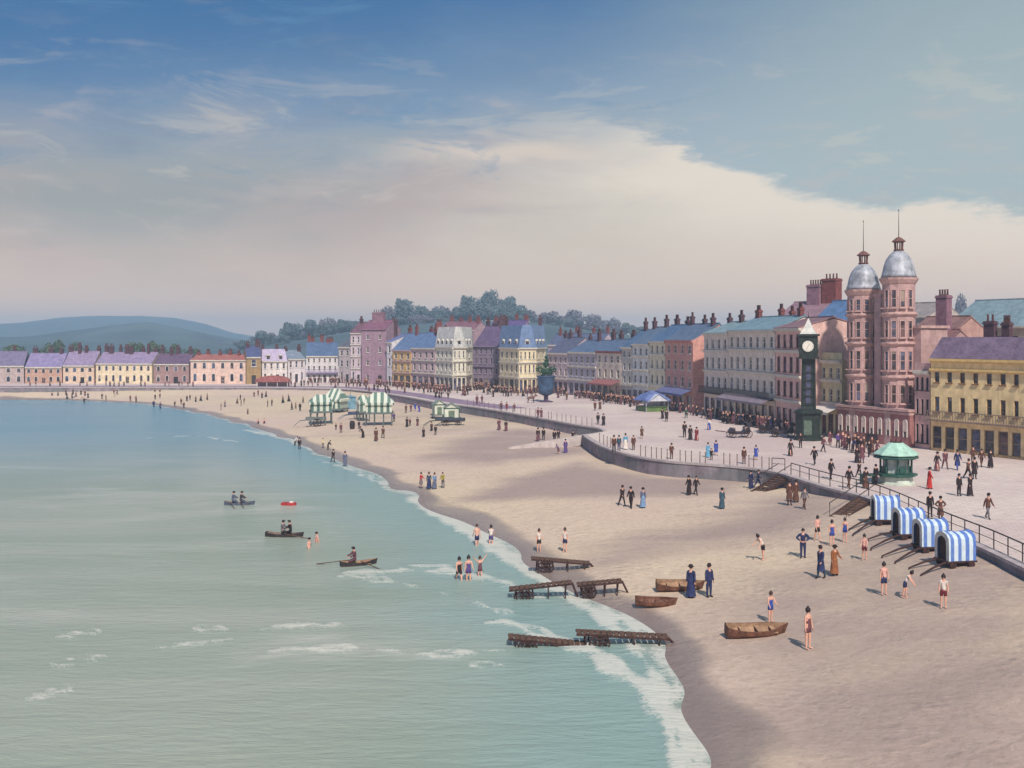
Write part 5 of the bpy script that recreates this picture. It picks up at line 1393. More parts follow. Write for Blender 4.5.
def blue_kiosk():
    p = un(652, 411); t = thing('kiosk', 'low kiosk with broad blue pyramid roof, pale gable and green counter', 'kiosk', p, R(18))
    zf = lambda y: ZC + (HY-y)/F*p.y
    B_ = mat('blue_roof_paint', srgb(100,116,168), .6, .2, 1.5); g = mat('mid_green_paint', srgb(96,122,72), .6, .2, 2.0)
    MB().lathe([(3.2,zf(400.6)),(3.3,zf(399.6)),(2.0,zf(394.5)),(.3,zf(391)),(.05,zf(390.4))], 4, a0=R(45)).build('roof', B_, t)
    hs = 1.95
    for sx in (1,-1):
        for sy in (1,-1): MB().tube([(sx*hs,sy*hs,0),(sx*hs,sy*hs,zf(400.4))], .09, 6).build('post', mat('grey_post', srgb(160,156,170), .6, .15, 2.0), t)
    MB().box(-1.9,1.9,-1.9,1.9,.0,.75).build('counter_front', g, t); MB().box(-2.05,2.05,-2.05,2.05,.752,.84).build('counter', g, t)
    MB().box(-1.0,1.0,-1.0,1.0,.842,zf(401)).build('inner_wall', mat('pale_lilac_panel', srgb(190,186,200), .7, .1, 2.0), t)
    e_, k_ = zf(400.4), zf(394.2); pd = MB().q([(-1.6,-2.6,e_),(1.6,-2.6,e_),(0,-2.6,k_)]).q([(-1.9,-2.68,e_-.1),(0,-2.68,k_+.12),(0,-.6,k_+.12),(-1.9,-1.4,e_-.1)]).q([(1.9,-2.68,e_-.1),(1.9,-1.4,e_-.1),(0,-.6,k_+.12),(0,-2.68,k_+.12)])
    pd.build('gable', mat('pale_pediment', srgb(196,200,212), .7, .1, 2.0), t)
blue_kiosk()
def planter():
    p = un(546, 402); t = thing('planter', 'giant blue planter tub with clumped dark green shrub on a stem', 'planter', p)
    zf = lambda y: ZC + (HY-y)/F*p.y
    MB().lathe([(1.3,0),(1.3,.18),(.42,.24),(.38,zf(396)),(.7,zf(395.2))], 12).build('stem', mat('plum_stone', srgb(88,66,96), .8, .2, 2.0), t)
    MB().lathe([(.8,zf(395)),(1.35,zf(393.6)),(1.5,zf(386)),(1.66,zf(377)),(1.78,zf(376.6)),(1.78,zf(375.6)),(1.5,zf(375.4)),(1.45,zf(376.4))], 20).build('tub', mat('blue_glaze', srgb(66,88,120), .5, .3, .8, .1), t, smooth=True)
    rnd = random.Random(3); mb = MB()
    for (cx, cz, cr) in ((-1.25,zf(369.5),.85),(1.25,zf(369),.85),(0,zf(370),1.0),(0,zf(364.5),.62),(.1,zf(360.5),.42),(0,zf(357),.26),(-.5,zf(372.5),.8),(.6,zf(372.5),.8)):
        for k in range(150):
            d = Vector((rnd.gauss(0,1),rnd.gauss(0,1),rnd.gauss(0,1))).normalized(); q = Vector((cx,0,cz))+d*cr*rnd.uniform(.5,1.03); s_ = rnd.uniform(.09,.16)
            u = d.orthogonal().normalized(); v = (d.cross(u)+d*rnd.uniform(-.6,.6)).normalized()
            mb.q([q+u*s_,q+v*s_,q-u*s_,q-v*s_])
    mb.build('shrub', leaf_mat('shrub_leaves', (.014,.06,.035), (.03,.1,.05)), t)
planter()
# donkey on the pale road
def donkey():
    p = un(531, 402.8); t = MB()
    V_ = [((0,.45,.82),.2),((0,.1,.85),.22),((0,-.35,.86),.2),((0,-.62,1.08),.12),((0,-.78,1.25),.12),((0,-1.0,1.12),.085),((0,-1.1,1.02),.07),
          ((.13,-.4,.62),.09),((.13,-.38,.36),.05),((.13,-.4,.04),.05),((-.13,-.4,.62),.09),((-.13,-.46,.36),.05),((-.13,-.42,.04),.05),
          ((.14,.46,.66),.12),((.14,.36,.5),.075),((.14,.52,.3),.045),((.14,.48,.04),.05),((-.14,.46,.66),.12),((-.14,.34,.5),.075),((-.14,.5,.3),.045),((-.14,.46,.04),.05),
          ((.07,-.72,1.45),.035),((-.07,-.72,1.45),.035),((0,.68,.8),.03),((0,.72,.5),.035)]
    E = [(0,1),(1,2),(2,3),(3,4),(4,5),(5,6),(2,7),(7,8),(8,9),(2,10),(10,11),(11,12),(0,13),(13,14),(14,15),(15,16),(0,17),(17,18),(18,19),(19,20),(4,21),(4,22),(0,23),(23,24)]
    me = bpy.data.meshes.new('donkey'); me.from_pydata([v for v, _ in V_], E, [])
    ob = bpy.data.objects.new('donkey_skin', me); COL.objects.link(ob)
    bm = bmesh.new(); bm.from_mesh(me); ly = bm.verts.layers.skin.verify(); bm.verts.ensure_lookup_table()
    for i, v in enumerate(bm.verts): v[ly].radius = (V_[i][1],)*2; v[ly].use_root = i == 1
    bm.to_mesh(me); bm.free(); ob.modifiers.new('s', 'SKIN'); sb = ob.modifiers.new('b', 'SUBSURF'); sb.levels = 1
    ev = ob.evaluated_get(bpy.context.evaluated_depsgraph_get()); out = bpy.data.meshes.new_from_object(ev); bpy.data.objects.remove(ob)
    out.materials.clear(); out.materials.append(mat('donkey_coat', srgb(112,82,74), .85, .25, 4.0)); out.polygons.foreach_set('use_smooth', [True]*len(out.polygons))
    o = link('donkey', out, None, p, R(100)); o.scale = (1.15,1.15,1.15)
    tag(o, 'small brown donkey standing on the pale road left of the planter', 'donkey')
donkey()
# posts along the two walls
M_POST = mat('thin_post_paint', srgb(112,92,80), .7, .25, 5.0)
postm = MB().lathe([(.07,0),(.07,.06),(.045,.1),(.04,1.05),(.06,1.07),(.055,1.13),(.01,1.17)], 7).mesh('post', M_POST)
def posts(line, xs, label, group):
    pl = [Vector((x, y)) for x, y in line]
    for x in xs:                                      # where the wall line passes the sight line of that column
        for a, b in zip(pl[:-1], pl[1:]):
            pa, pb = CX+F*a.x/a.y, CX+F*b.x/b.y
            if min(pa, pb) <= x <= max(pa, pb) and pa != pb and a.y > 60:
                k = None
                lo, hi = 0.0, 1.0
                for _ in range(30):
                    m_ = (lo+hi)/2; q = a+(b-a)*m_; v = CX+F*q.x/q.y
                    if (v < x) == (pa < pb): lo = m_
                    else: hi = m_
                q = a+(b-a)*lo; d = (b-a).normalized(); q += Vector((-d.y, d.x))*.3
                tag(link('post', postm, None, (q.x, q.y, .0)), label, 'post', group)
                break
posts(EAs, [466,472,478,482.5,487,492.5,497.5,511,519,524,528,533.5,546.5,549.5,555,560,564,569,574,580,585,590], 'thin brown post standing along the edge of the far sea wall', 'posts on the far sea wall')
posts(EBs, [597,601,604.5,608,612,638,643,649,654,659,665,678.5,684,690,698.5,704,722.5,728.5,735.5,747,751.5,759.5,766.5], 'thin brown post standing along the edge of the curved near sea wall', 'posts on the near sea wall')
# railing over the beach on the right
def railing(pxs, label, step=1.9, name='railing'):
    pts = [un(x, y) for x, y in pxs]
    pts = [Vector((p[0], p[1], 0)) for p in smooth_line([(p.x, p.y) for p in pts], 6)]
    out = [pts[0]]; acc = 0; P0 = pts[0]
    t = thing(name, label, 'railing', P0)
    d = 0; nxt = 0; top = []
    for a, b in zip(pts[:-1], pts[1:]):
        L_ = (b-a).length
        while nxt <= d+L_:
            q = a+(b-a)*((nxt-d)/L_); top.append(q-P0); nxt += step
        d += L_
    pm_ = MB().lathe([(.06,0),(.06,.05),(.038,.07),(.036,1.02)], 6).mesh('post', M_IRON)
    for q in top: link('post', pm_, t, q)
    MB().tube([q+Vector((0,0,1.05)) for q in top], .042, 6).build('rail', M_IRON, t)
    MB().tube([q+Vector((0,0,.55)) for q in top], .022, 5).build('lower_rail', M_IRON, t)
railing([(791,475),(826,485.5),(862,494.5),(890,504),(945,529),(994,549.5),(1060,581.5)], 'dark iron railing along the promenade edge above the striped carts')
railing([(772,469.5),(781,470),(793,471)], 'short stretch of railing at the head of the wooden steps', 1.2)
def steps(p_top, p_bot, label, w=1.3):
    a, b = un(*p_top), on_sand(*p_bot)
    t = thing('beach_steps', label, 'steps', a); d = b-a; n = 8
    e = Vector((d.x, d.y, 0)).normalized(); s_ = Vector((-e.y, e.x, 0))
    for i in range(n):
        z1 = d.z*(i+1)/n; l0 = Vector((d.x,d.y,0)).length*i/n; l1 = Vector((d.x,d.y,0)).length*(i+1)/n+.05
        M4 = Matrix.Rotation(math.atan2(e.y, e.x), 4, 'Z')
        MB().box(l0, l1, -w/2, w/2, z1-.08, z1, 0, M4).build('tread', M_TIMBER, t)
    for s1 in (-1, 1):
        MB().bar(s_*s1*w/2+Vector((0,0,-.1)), Vector((d.x,d.y,d.z-.1))+s_*s1*w/2, .08, .22).build('stringer', M_DTIMBER, t)
        MB().tube([s_*s1*w/2+Vector((0,0,.95)), Vector((d.x,d.y,d.z+.95))+s_*s1*w/2, Vector((d.x,d.y,d.z-.2))+s_*s1*w/2], .035, 6).build('handrail', M_IRON, t)
steps((785,474.8), (757,492), 'dark wooden steps going down to the sand between posts and railing', 1.3)
steps((866,497), (838,517), 'dark wooden steps going down to the sand left of the striped carts', 1.2)
# ------------------------------------------------------------------ striped bathing carts
def stripe_mat(name, c1, c2, scale, axis=0):
    m, nt, b = new_mat(name); tc = N(nt, 'ShaderNodeTexCoord'); sp = N(nt, 'ShaderNodeSeparateXYZ'); L(nt, tc.outputs['Object'], sp.inputs[0])
    n1 = N(nt, 'ShaderNodeTexNoise', i_Scale=3.0, i_Detail=4.0); L(nt, tc.outputs['Object'], n1.inputs['Vector'])
    v = math_(nt, 'FRACT', math_(nt, 'MULTIPLY', math_(nt, 'ADD', sp.outputs[axis], math_(nt, 'MULTIPLY', n1.outputs['Fac'], .03)), scale))
    c = mixc(nt, sstep(nt, math_(nt, 'ABSOLUTE', math_(nt, 'SUBTRACT', v, .5)), .27, .22), c1, c2)
    c = mixc(nt, math_(nt, 'MULTIPLY', sstep(nt, n1.outputs['Fac'], .4, .7), .25), c, tuple(x*.6 for x in c1))
    L(nt, c, b.inputs['Base Color']); b.inputs['Roughness'].default_value = .85
    return m
CANV = stripe_mat('blue_striped_canvas', srgb(200,216,228), srgb(84,118,192), 2.2, 1)
M_FLAP = mat('white_canvas_front', srgb(206,204,200), .9, .1, 2.0); M_DARKIN = mat('dark_opening', srgb(74,54,52), .9, .2, 2.0)
def bathing_cart(label, fl, fr, fb, shaft1, shaft2, hpx):
    """fl: front bottom corner near the shafts; fr: back bottom corner; the hood runs between them"""
    a, b = on_sand(*fl), on_sand(*fr)
    g = on_sand((fl[0]+fr[0])/2, fb); zg = g.z
    d = Vector((b.x-a.x, b.y-a.y, 0)); Lh = 1.62
    rz = math.atan2(d.y, d.x) - math.pi/2             # local +Y runs from the open front to the back
    t = thing('bathing_cart', label, 'bathing cart', (a.x, a.y, zg), rz, 'striped bathing carts')
    z0 = .42; Hh = 1.5; w = .68
    sec = [(-w,0),(-w*1.0,.9),(-w*.94,1.25),(-w*.66,1.44),(0,Hh+.06),(w*.66,1.44),(w*.94,1.25),(w,.9),(w,0)]
    c = MB(); ny = 8
    for i in range(ny):
        y0, y1 = Lh*i/ny, Lh*(i+1)/ny; s0, s1 = 1+.04*math.sin(i*2.6+fl[0])-.03*math.sin(math.pi*i/ny), 1+.04*math.sin((i+1)*2.6+fl[0])-.03*math.sin(math.pi*(i+1)/ny)
        for (x0, h0), (x1, h1) in zip(sec[:-1], sec[1:]):
            c.q([(x0*s0,y0,z0+h0*s0),(x0*s1,y1,z0+h0*s1),(x1*s1,y1,z0+h1*s1),(x1*s0,y0,z0+h1*s0)])
    c.q([(x,Lh,z0+h) for x, h in sec]); 
    c.build('canvas_hood', CANV, t)
    f = MB(); inn = [(x*.62, h*.84) for x, h in sec]
    for k in range(len(sec)-1):
        o0, o1, i0, i1 = sec[k], sec[k+1], inn[k], inn[k+1]
        f.q([(o0[0],-.02,z0+o0[1]),(i0[0],-.02,z0+i0[1]),(i1[0],-.02,z0+i1[1]),(o1[0],-.02,z0+o1[1])])
    f.build('front_flap', M_FLAP, t)
    MB().q([(x,.12,z0+h) for x, h in inn]).build('opening', M_DARKIN, t)
    fr_ = MB(); fr_.box(-w,w,-.1,Lh+.1,z0-.1,z0-.003); fr_.build('floor_frame', M_DTIMBER, t)
    for sx in (1,-1):
        for y in (.25, Lh-.25):
            wh = MB(); wh.tube([(sx*(w-.08),y,.2),(sx*(w+.02),y,.2)], .2, 12); wl = wh.build('wheel', M_DTIMBER, t)
        MB().box(sx*(w-.2)-.05,sx*(w-.2)+.05,.15,Lh-.15,.2,z0-.101).build('axle_beam', M_DTIMBER, t)
    inv = Matrix.Rotation(-rz, 4, 'Z')
    for sx, sp_ in ((-.45, shaft1), (.45, shaft2)):
        e = on_sand(*sp_); q = inv @ Vector((e.x-a.x, e.y-a.y, e.z-zg+.12))
        s_ = MB(); s_.tube([(sx,.1,z0-.05), ((sx+q.x)/2,(.1+q.y)/2,(z0+q.z)/2+.04), q], [.075,.062,.045], 6)
        s_.tube([q+Vector((0,0,.02)), q+Vector((0,0,-.2))], .045, 5)
        s_.build('shaft', M_DTIMBER, t)
bathing_cart('blue striped canvas bathing cart farthest back, beside the wooden steps', (873,524),(896,523),530,(849,531),(853,536),0)
bathing_cart('second blue striped bathing cart, partly hidden behind the third', (896,539),(919,537),544,(868,541),(871,550),0)
bathing_cart('third blue striped bathing cart, between the second and the nearest one', (917,552),(940,550),557,(882,558),(895,564),0)
bathing_cart('nearest blue striped bathing cart, lowest and frontmost of the row by the railing', (942,567),(966,564),571,(909,570),(921,577),0)
# ------------------------------------------------------------------ green striped pavilions, huts and carts on the far beach
GSTR = stripe_mat('green_striped_canvas', srgb(200,206,194), srgb(70,100,92), 1.05, 0); GROOF = stripe_mat('green_striped_roof', srgb(206,210,198), srgb(92,120,110), .95, 0)
GREYP = mat('grey_green_timber', srgb(104,112,112), .8, .25, 3.0, .2)
def pavilion(label, x0, x1, yt, ye, yw, yb, rz, dep=4.2):
    """yt ridge, ye eaves, yw lower edge of the striped curtain, yb ground"""
    p = on_sand((x0+x1)/2, yb); sc_ = F/p.y; w = (x1-x0)/sc_/2
    zf = lambda y: ZC + (HY-y)/F*p.y - p.z
    t = thing('striped_pavilion', label, 'pavilion', p, R(rz))
    z = [zf(yt), zf(ye), zf(yw)]; d = dep/2
    MB().box(-w*.86,w*.86,-d*.86,d*.86,z[2],z[1]).build('curtain', GSTR, t)
    r = MB(); o_ = [(-w,-d),(w,-d),(w,d),(-w,d)]; rg = w*.4
    r.q([(-w,-d,z[1]),(w,-d,z[1]),(rg,0,z[0]),(-rg,0,z[0])]); r.q([(w,d,z[1]),(-w,d,z[1]),(-rg,0,z[0]),(rg,0,z[0])])
    r.q([(w,-d,z[1]),(w,d,z[1]),(rg,0,z[0])]); r.q([(-w,d,z[1]),(-w,-d,z[1]),(-rg,0,z[0])]); r.q([(-w,-d,z[1]),(-w,d,z[1]),(w,d,z[1]),(w,-d,z[1])])
    r.build('roof', GROOF, t)
    v = MB(); n = 14
    for (ax, ay), (bx, by) in zip(o_, o_[1:]+o_[:1]):
        for i in range(n):
            u0, u1 = i/n, (i+1)/n
            q = lambda u, zz: (ax+(bx-ax)*u, ay+(by-ay)*u, zz)
            v.q([q(u0,z[1]-.003),q(u1,z[1]-.003),q(u1,z[1]-.3),q((u0+u1)/2,z[1]-.48),q(u0,z[1]-.3)])
    v.build('valance', GSTR, t)
    MB().box(-w*.95,w*.95,-d*.95,d*.95,z[2]-.3,z[2]-.003).build('platform', GREYP, t)
    for sx in (-.85,-.3,.3,.85):
        for sy in (-.8,.8): MB().tube([(sx*w,sy*d,-.4),(sx*w,sy*d,z[2]-.301)], .1, 6).build('leg', GREYP, t)
    return t
pavilion('left green striped pavilion on a grey legged platform', 309,333,394.5,401.5,410.5,424,12)
pavilion('taller green striped pavilion tucked behind the left one', 325,346,388.5,399,408,412,-14)
pavilion('right green striped pavilion with tent roof on posts', 364,394,392.5,402,411.5,425,6)
pavilion('small green striped stall joined to the left side of the right pavilion', 357,369,395,401.5,411,421,20,2.6)
def blue_tent():
    p = on_sand(350.5, 409); t = thing('tent', 'small blue canvas tent with a mast between the striped pavilions', 'tent', p, R(10))
    z = lambda y: ZC + (HY-y)/F*p.y - p.z
    m = mat('blue_tent_canvas', srgb(110,146,166), .9, .2, 1.2)
    MB().box(-1.0,1.0,-.9,.9,-.1,z(397)).build('curtain', m, t)
    r = MB(); a, b, h = 1.15, 1.05, z(395)
    r.q([(-a,-b,z(397)+.003),(a,-b,z(397)+.003),(0,0,h)]); r.q([(a,-b,z(397)+.003),(a,b,z(397)+.003),(0,0,h)]); r.q([(a,b,z(397)+.003),(-a,b,z(397)+.003),(0,0,h)]); r.q([(-a,b,z(397)+.003),(-a,-b,z(397)+.003),(0,0,h)])
    r.build('roof', m, t); MB().tube([(0,0,h-.2),(0,0,z(389))], .05, 6).build('mast', GREYP, t)
blue_tent()
def hand_cart(label, px, py, Ln, rz, m, shafts=True, hgt=.75):
    p = on_sand(px, py); t = thing('hand_cart', label, 'cart', p, R(rz))
    b = MB(); b.box(-Ln/2,Ln/2,-.6,.6,hgt,hgt+.1); b.box(-Ln/2,Ln/2,-.62,-.56,hgt+.101,hgt+.5); b.box(-Ln/2,Ln/2,.56,.62,hgt+.101,hgt+.5); b.box(Ln/2-.06,Ln/2,-.559,.559,hgt+.101,hgt+.5)
    b.build('bed', m, t)
    for sy in (-.72,.72):
        w = MB(); r = hgt*.62; n = 14
        w.tube([(.2+r*math.cos(2*math.pi*k/n), sy, r+r*math.sin(2*math.pi*k/n)) for k in range(n+1)], .05, 5, cap=False)
        for k in range(6): w.bar((.2,sy,r),(.2+r*math.cos(k*math.pi/3),sy,r+r*math.sin(k*math.pi/3)),.05,.04)
        w.build('wheel', M_DTIMBER, t)
    if shafts:
        for sy in (-.45,.45): MB().tube([(-Ln/2+.1,sy,hgt+.05),(-Ln/2-.9,sy,hgt-.05),(-Ln/2-1.9,sy,.05)], [.06,.05,.04], 6).build('shaft', m, t)
    return t
hand_cart('grey cart with long shafts in front of the left striped pavilion', 316,426.5,3.2,8,GREYP,True,1.0)
hand_cart('dark blue-grey cart heaped beside the right striped pavilion', 357,419,2.8,30,mat('blue_grey_paint', srgb(78,86,116), .7, .25, 2.0))
hand_cart('dark cart with slanting shafts below the small white huts', 444,425.5,2.6,14,mat('dark_slate_paint', srgb(62,66,80), .7, .25, 2.0))
hand_cart('low dark cart at the right of the small white huts', 457,425,2.4,-6,mat('dark_slate_paint', srgb(62,66,80), .7, .25, 2.0), True, .6)
def barrel():
    p = on_sand(352.3, 429); t = thing('barrel', 'black upright barrel standing on the sand below the blue tent', 'barrel', p)
    s = MB().lathe([(.3,0),(.36,.2),(.41,.5),(.41,.75),(.36,1.05),(.3,1.25),(.26,1.22)], 14).build('staves', mat('tarred_staves', srgb(46,36,40), .6, .25, 5.0), t, smooth=True)
    for z, r in ((.2,.375),(.45,.415),(.8,.415),(1.05,.375)): MB().lathe([(r,z-.03),(r+.012,z),(r,z+.03)], 14).build('hoop', M_IRON, t)
barrel()
WHUT = mat('white_hut_boards', srgb(206,208,196), .8, .12, 2.0, grime=.4)
def hut(label, px, py, wpx, yr, ye, rz):
    p = on_sand(px, py); s = F/p.y; w = wpx/s/2; zf = lambda y: ZC+(HY-y)/F*p.y-p.z; zb = .75
    t = thing('beach_hut', label, 'beach hut', p, R(rz)); d = w*.9
    b = MB(); h = zf(ye); b.box(-w,w,-d,d,zb,h); b.q([(-w,-d,h),(w,-d,h),(0,-d,zf(yr)-.05)]); b.q([(w,d,h),(-w,d,h),(0,d,zf(yr)-.05)]); b.build('wall', WHUT, t)
    r = MB(); e = .18; hr = zf(yr)
    for s_ in (1,-1):
        r.q([(s_*(w+e),-d-e,h-.06),(s_*(w+e),d+e,h-.06),(0,d+e,hr),(0,-d-e,hr)]); r.q([(s_*(w+e),-d-e,h-.14),(s_*(w+e),d+e,h-.14),(0,d+e,hr-.09),(0,-d-e,hr-.09)])
        r.q([(s_*(w+e),-d-e,h-.06),(0,-d-e,hr),(0,-d-e,hr-.09),(s_*(w+e),-d-e,h-.14)])
    r.build('roof', mat('grey_green_roof', srgb(128,142,136), .7, .2, 2.0), t)
    f = MB()
    for x in (-w, w): f.box(x-.07,x+.07,-d-.07,-d-.003,zb,h)
    f.box(-w+.07,w-.07,-d-.07,-d-.003,h-.14,h); f.build('corner_frame', GREEN, t)
    MB().box(-w*.4,w*.4,-d-.05,-d-.004,zb,zb+(h-zb)*.72).build('door', mat('green_grey_door', srgb(104,120,104), .7, .2, 3.0), t)
    MB().box(-w-.3,w+.3,-d-.5,d+.3,zb-.16,zb-.003).build('platform', GREYP, t)
    for sx in (1,-1):
        for sy in (1,-1): MB().tube([(sx*(w),sy*d*.9,-.3),(sx*w,sy*d*.9,zb-.161)], .1, 6).build('leg', GREYP, t)
hut('white gabled beach hut with green corner posts on a low platform', 451.5,422,15,402.5,407.5,4)
hut('smaller greyish beach hut behind and left of the white gabled one', 438.5,418.5,11,399.5,404,16)
def red_pavilion():
    p = un(273, 386.3); t = thing('awning_pavilion', 'low pavilion with a broad red-brown canvas roof by the far road', 'pavilion', p)
    z = lambda y: ZC+(HY-y)/F*p.y; w = 4.2; m = mat('red_brown_canvas', srgb(158,96,94), .9, .2, 1.0)
    s = MB(); n = 10
    for i in range(n):
        a0, a1 = math.pi*i/n, math.pi*(i+1)/n
        f = lambda a: (-w*math.cos(a), z(381.8)+(z(375.6)-z(381.8))*math.sin(a)**.8)
        (x0,h0),(x1,h1) = f(a0), f(a1); s.q([(x0,-1.3,h0),(x1,-1.3,h1),(x1,1.3,h1),(x0,1.3,h0)]); s.q([(x0,-1.3,h0),(x1,-1.3,h1),(x1,-1.3,z(381.9)),(x0,-1.3,z(381.9))])
    s.build('roof', m, t); 
    for x in (-3.8,-1.3,1.3,3.8): MB().tube([(x,-1.1,0),(x,-1.1,z(381.8))], .09, 6).build('post', M_FRAME, t)
    MB().box(-3.9,3.9,.6,1.1,0,z(382)).build('wall', mat('dusky_wall', srgb(180,150,146), .8, .1, 1.0), t)
red_pavilion()
def carriage(label, px, py, rz, group=None):
    p = un(px, py); t = thing('carriage', label, 'carriage', p, R(rz)); m = mat('carriage_paint', srgb(56,48,60), .35, .25, 2.0); se = mat('leather_seat', srgb(150,130,128), .6, .15, 3.0)
    b = MB(); P_ = [(-1.25,.75),(-1.15,.5),(-.5,.42),(.5,.42),(1.15,.5),(1.3,.85),(1.2,.86),(1.0,1.15),(.75,1.15),(.5,.72),(-.5,.72),(-.75,1.2),(-1.2,1.25)]
    for y in (-.55,.55): b.q([(x,y,z) for x, z in (P_ if y < 0 else P_[::-1])])
    for (x0,z0),(x1,z1) in zip(P_, P_[1:]+P_[:1]): b.q([(x0,-.55,z0),(x0,.55,z0),(x1,.55,z1),(x1,-.55,z1)])
    b.build('body', m, t); MB().box(-1.0,-.6,-.5,.5,.95,1.32).build('seat', se, t); MB().box(.55,.95,-.5,.5,.95,1.2).build('seat', se, t)
    h = MB(); n = 6
    for i in range(n):
        a0, a1 = math.pi*.35+i*.28, math.pi*.35+(i+1)*.28; h.q([(-.95+.62*math.cos(a0),-.56,1.25+.62*math.sin(a0)),(-.95+.62*math.cos(a1),-.56,1.25+.62*math.sin(a1)),(-.95+.62*math.cos(a1),.56,1.25+.62*math.sin(a1)),(-.95+.62*math.cos(a0),.56,1.25+.62*math.sin(a0))])
        for y in (-.56,.56): h.q([(-.95,y,1.25),(-.95+.62*math.cos(a0),y,1.25+.62*math.sin(a0)),(-.95+.62*math.cos(a1),y,1.25+.62*math.sin(a1))])
    h.build('folding_hood', m, t)
    for x, r in ((-.95,.48),(.95,.38)):
        for y in (-.68,.68):
            w = MB(); n = 16; w.tube([(x+r*math.cos(2*math.pi*k/n),y,r+r*math.sin(2*math.pi*k/n)) for k in range(n+1)], .045, 5, cap=False)
            for k in range(8): w.bar((x,y,r),(x+r*math.cos(k*math.pi/4),y,r+r*math.sin(k*math.pi/4)),.035,.03)
            w.build('wheel', M_DTIMBER, t)
    for y in (-.3,.3): MB().tube([(1.15,y,.6),(2.0,y,.75),(2.9,y,.85)], .04, 5).build('shaft', M_DTIMBER, t)
carriage('dark open carriage standing alone before the grey awning', 739,437.5,186)
carriage('dark open carriage nearer the clock tower, left of its twin', 770,433.5,160)
carriage('dark open carriage close to the clock tower and maroon shopfront', 783,437,168)
# ------------------------------------------------------------------ landing stages and boats
def stage(label, p0, p1, dy, wheels=True, group='wheeled landing stages'):
    """plank walkway between two image points of its deck; dy: how far the legs reach below"""
    m0 = ((p0[0]+p1[0])/2, (p0[1]+p1[1])/2+dy)
    g = on_sand(*m0); D_ = g.y
    f = lambda p: Vector(((p[0]-CX)/F*D_, D_, ZC+(HY-p[1])/F*D_))
    a, b = f(p0), f(p1); zg = g.z
    c = (a+b)/2; t = thing('landing_stage', label, 'landing stage', (c.x, c.y, zg), 0, group)
    a, b = a-Vector((c.x,c.y,zg)), b-Vector((c.x,c.y,zg))
    for sy in (-.38,.38): MB().bar(a+Vector((0,sy,0)), b+Vector((0,sy,0)), .07, .1).build('side_beam', M_DTIMBER, t)
    n = max(8, int((b-a).length/.28)); pl = MB()
    for i in range(n):
        q = a+(b-a)*((i+.5)/n); pl.box(q.x-.125,q.x+.125,-.4,.4,q.z+.055,q.z+.085)
    pl.build('planking', M_TIMBER, t)
    at = lambda u: a+(b-a)*u
    for u in (.1,.32,.62,.9):
        q = at(u)
        for sy in (-.38,.38): MB().tube([q+Vector((0,sy,-.05)), Vector((q.x+random.uniform(-.12,.12), sy*1.2, -.3))], [.04,.035], 5).build('leg', M_DTIMBER, t)
    for u in ((.2,.3) if wheels else (.25,)):
        q = at(u); r = max(.2, min(.3, q.z*.45))
        for sy in (-.5,.5):
            w = MB(); k = 12; w.tube([(q.x+r*math.cos(2*math.pi*i/k), sy, r+r*math.sin(2*math.pi*i/k)) for i in range(k+1)], .05, 5, cap=False)
            for i in range(3): w.bar((q.x-r*math.cos(i*1.05),sy,r-r*math.sin(i*1.05)),(q.x+r*math.cos(i*1.05),sy,r+r*math.sin(i*1.05)),.05,.04)
            w.build('wheel', M_DTIMBER, t)
    q = at(1.0); MB().tube([q, q+Vector((.35,0,-max(.3,q.z*.9)))], .06, 5).build('ramp_end', M_DTIMBER, t)
    return t
stage('shortest timber landing stage below the two vested bathers', (531,558.5),(590,563.5),9)
stage('timber landing stage in the surf sloping up rightwards, left half of the long pair', (509,589.5),(572,582.5),14)
stage('timber landing stage with a down-bent end, right half of the long pair', (577,585),(622,581),12)
stage('timber landing stage farthest out in the lower surf', (508,637),(586,645),11)
stage('timber landing stage across the foam nearest the beach', (576,632.5),(668,637.5),11)
def hull_mesh(name, Ln, W_, Hh, m, mi):
    mb = MB(); ns = 12; rows = []
    for i in range(ns+1):
        u = i/ns; x = (u-.5)*Ln
        wd = W_/2*(math.sin(math.pi*min(1, (u*.86+.14)))**.6 if u < .5 else (1-((u-.5)/.5)**2.6)*1.0+.0)
        wd = max(wd, .02); sh = Hh*(1+.35*abs(2*u-1)**2.2)
        row = [(-wd,sh),(-wd*.93,Hh*.5),(-wd*.6,Hh*.14),(0,.0 if 0 < i < ns else .05),(wd*.6,Hh*.14),(wd*.93,Hh*.5),(wd,sh)]
        rows.append([(x+(.12*(z/Hh) if i == ns else 0), y, z) for y, z in row])
    for r0, r1 in zip(rows[:-1], rows[1:]):
        for k in range(6): mb.q([r0[k], r1[k], r1[k+1], r0[k+1]], 0)
        for k in range(6):
            s = lambda p: (p[0]*.96, p[1]*.9, p[2]+.05 if p[2] < Hh*.9 else p[2])
            mb.q([s(r0[k+1]), s(r1[k+1]), s(r1[k]), s(r0[k])], 1)
        for k in (0, 6):
            s = lambda p: (p[0]*.96, p[1]*.9, p[2])
            mb.q([r0[k], r1[k], s(r1[k]), s(r0[k])], 0)
    mb.q(rows[0], 0)
    return mb.mesh(name, [m, mi])
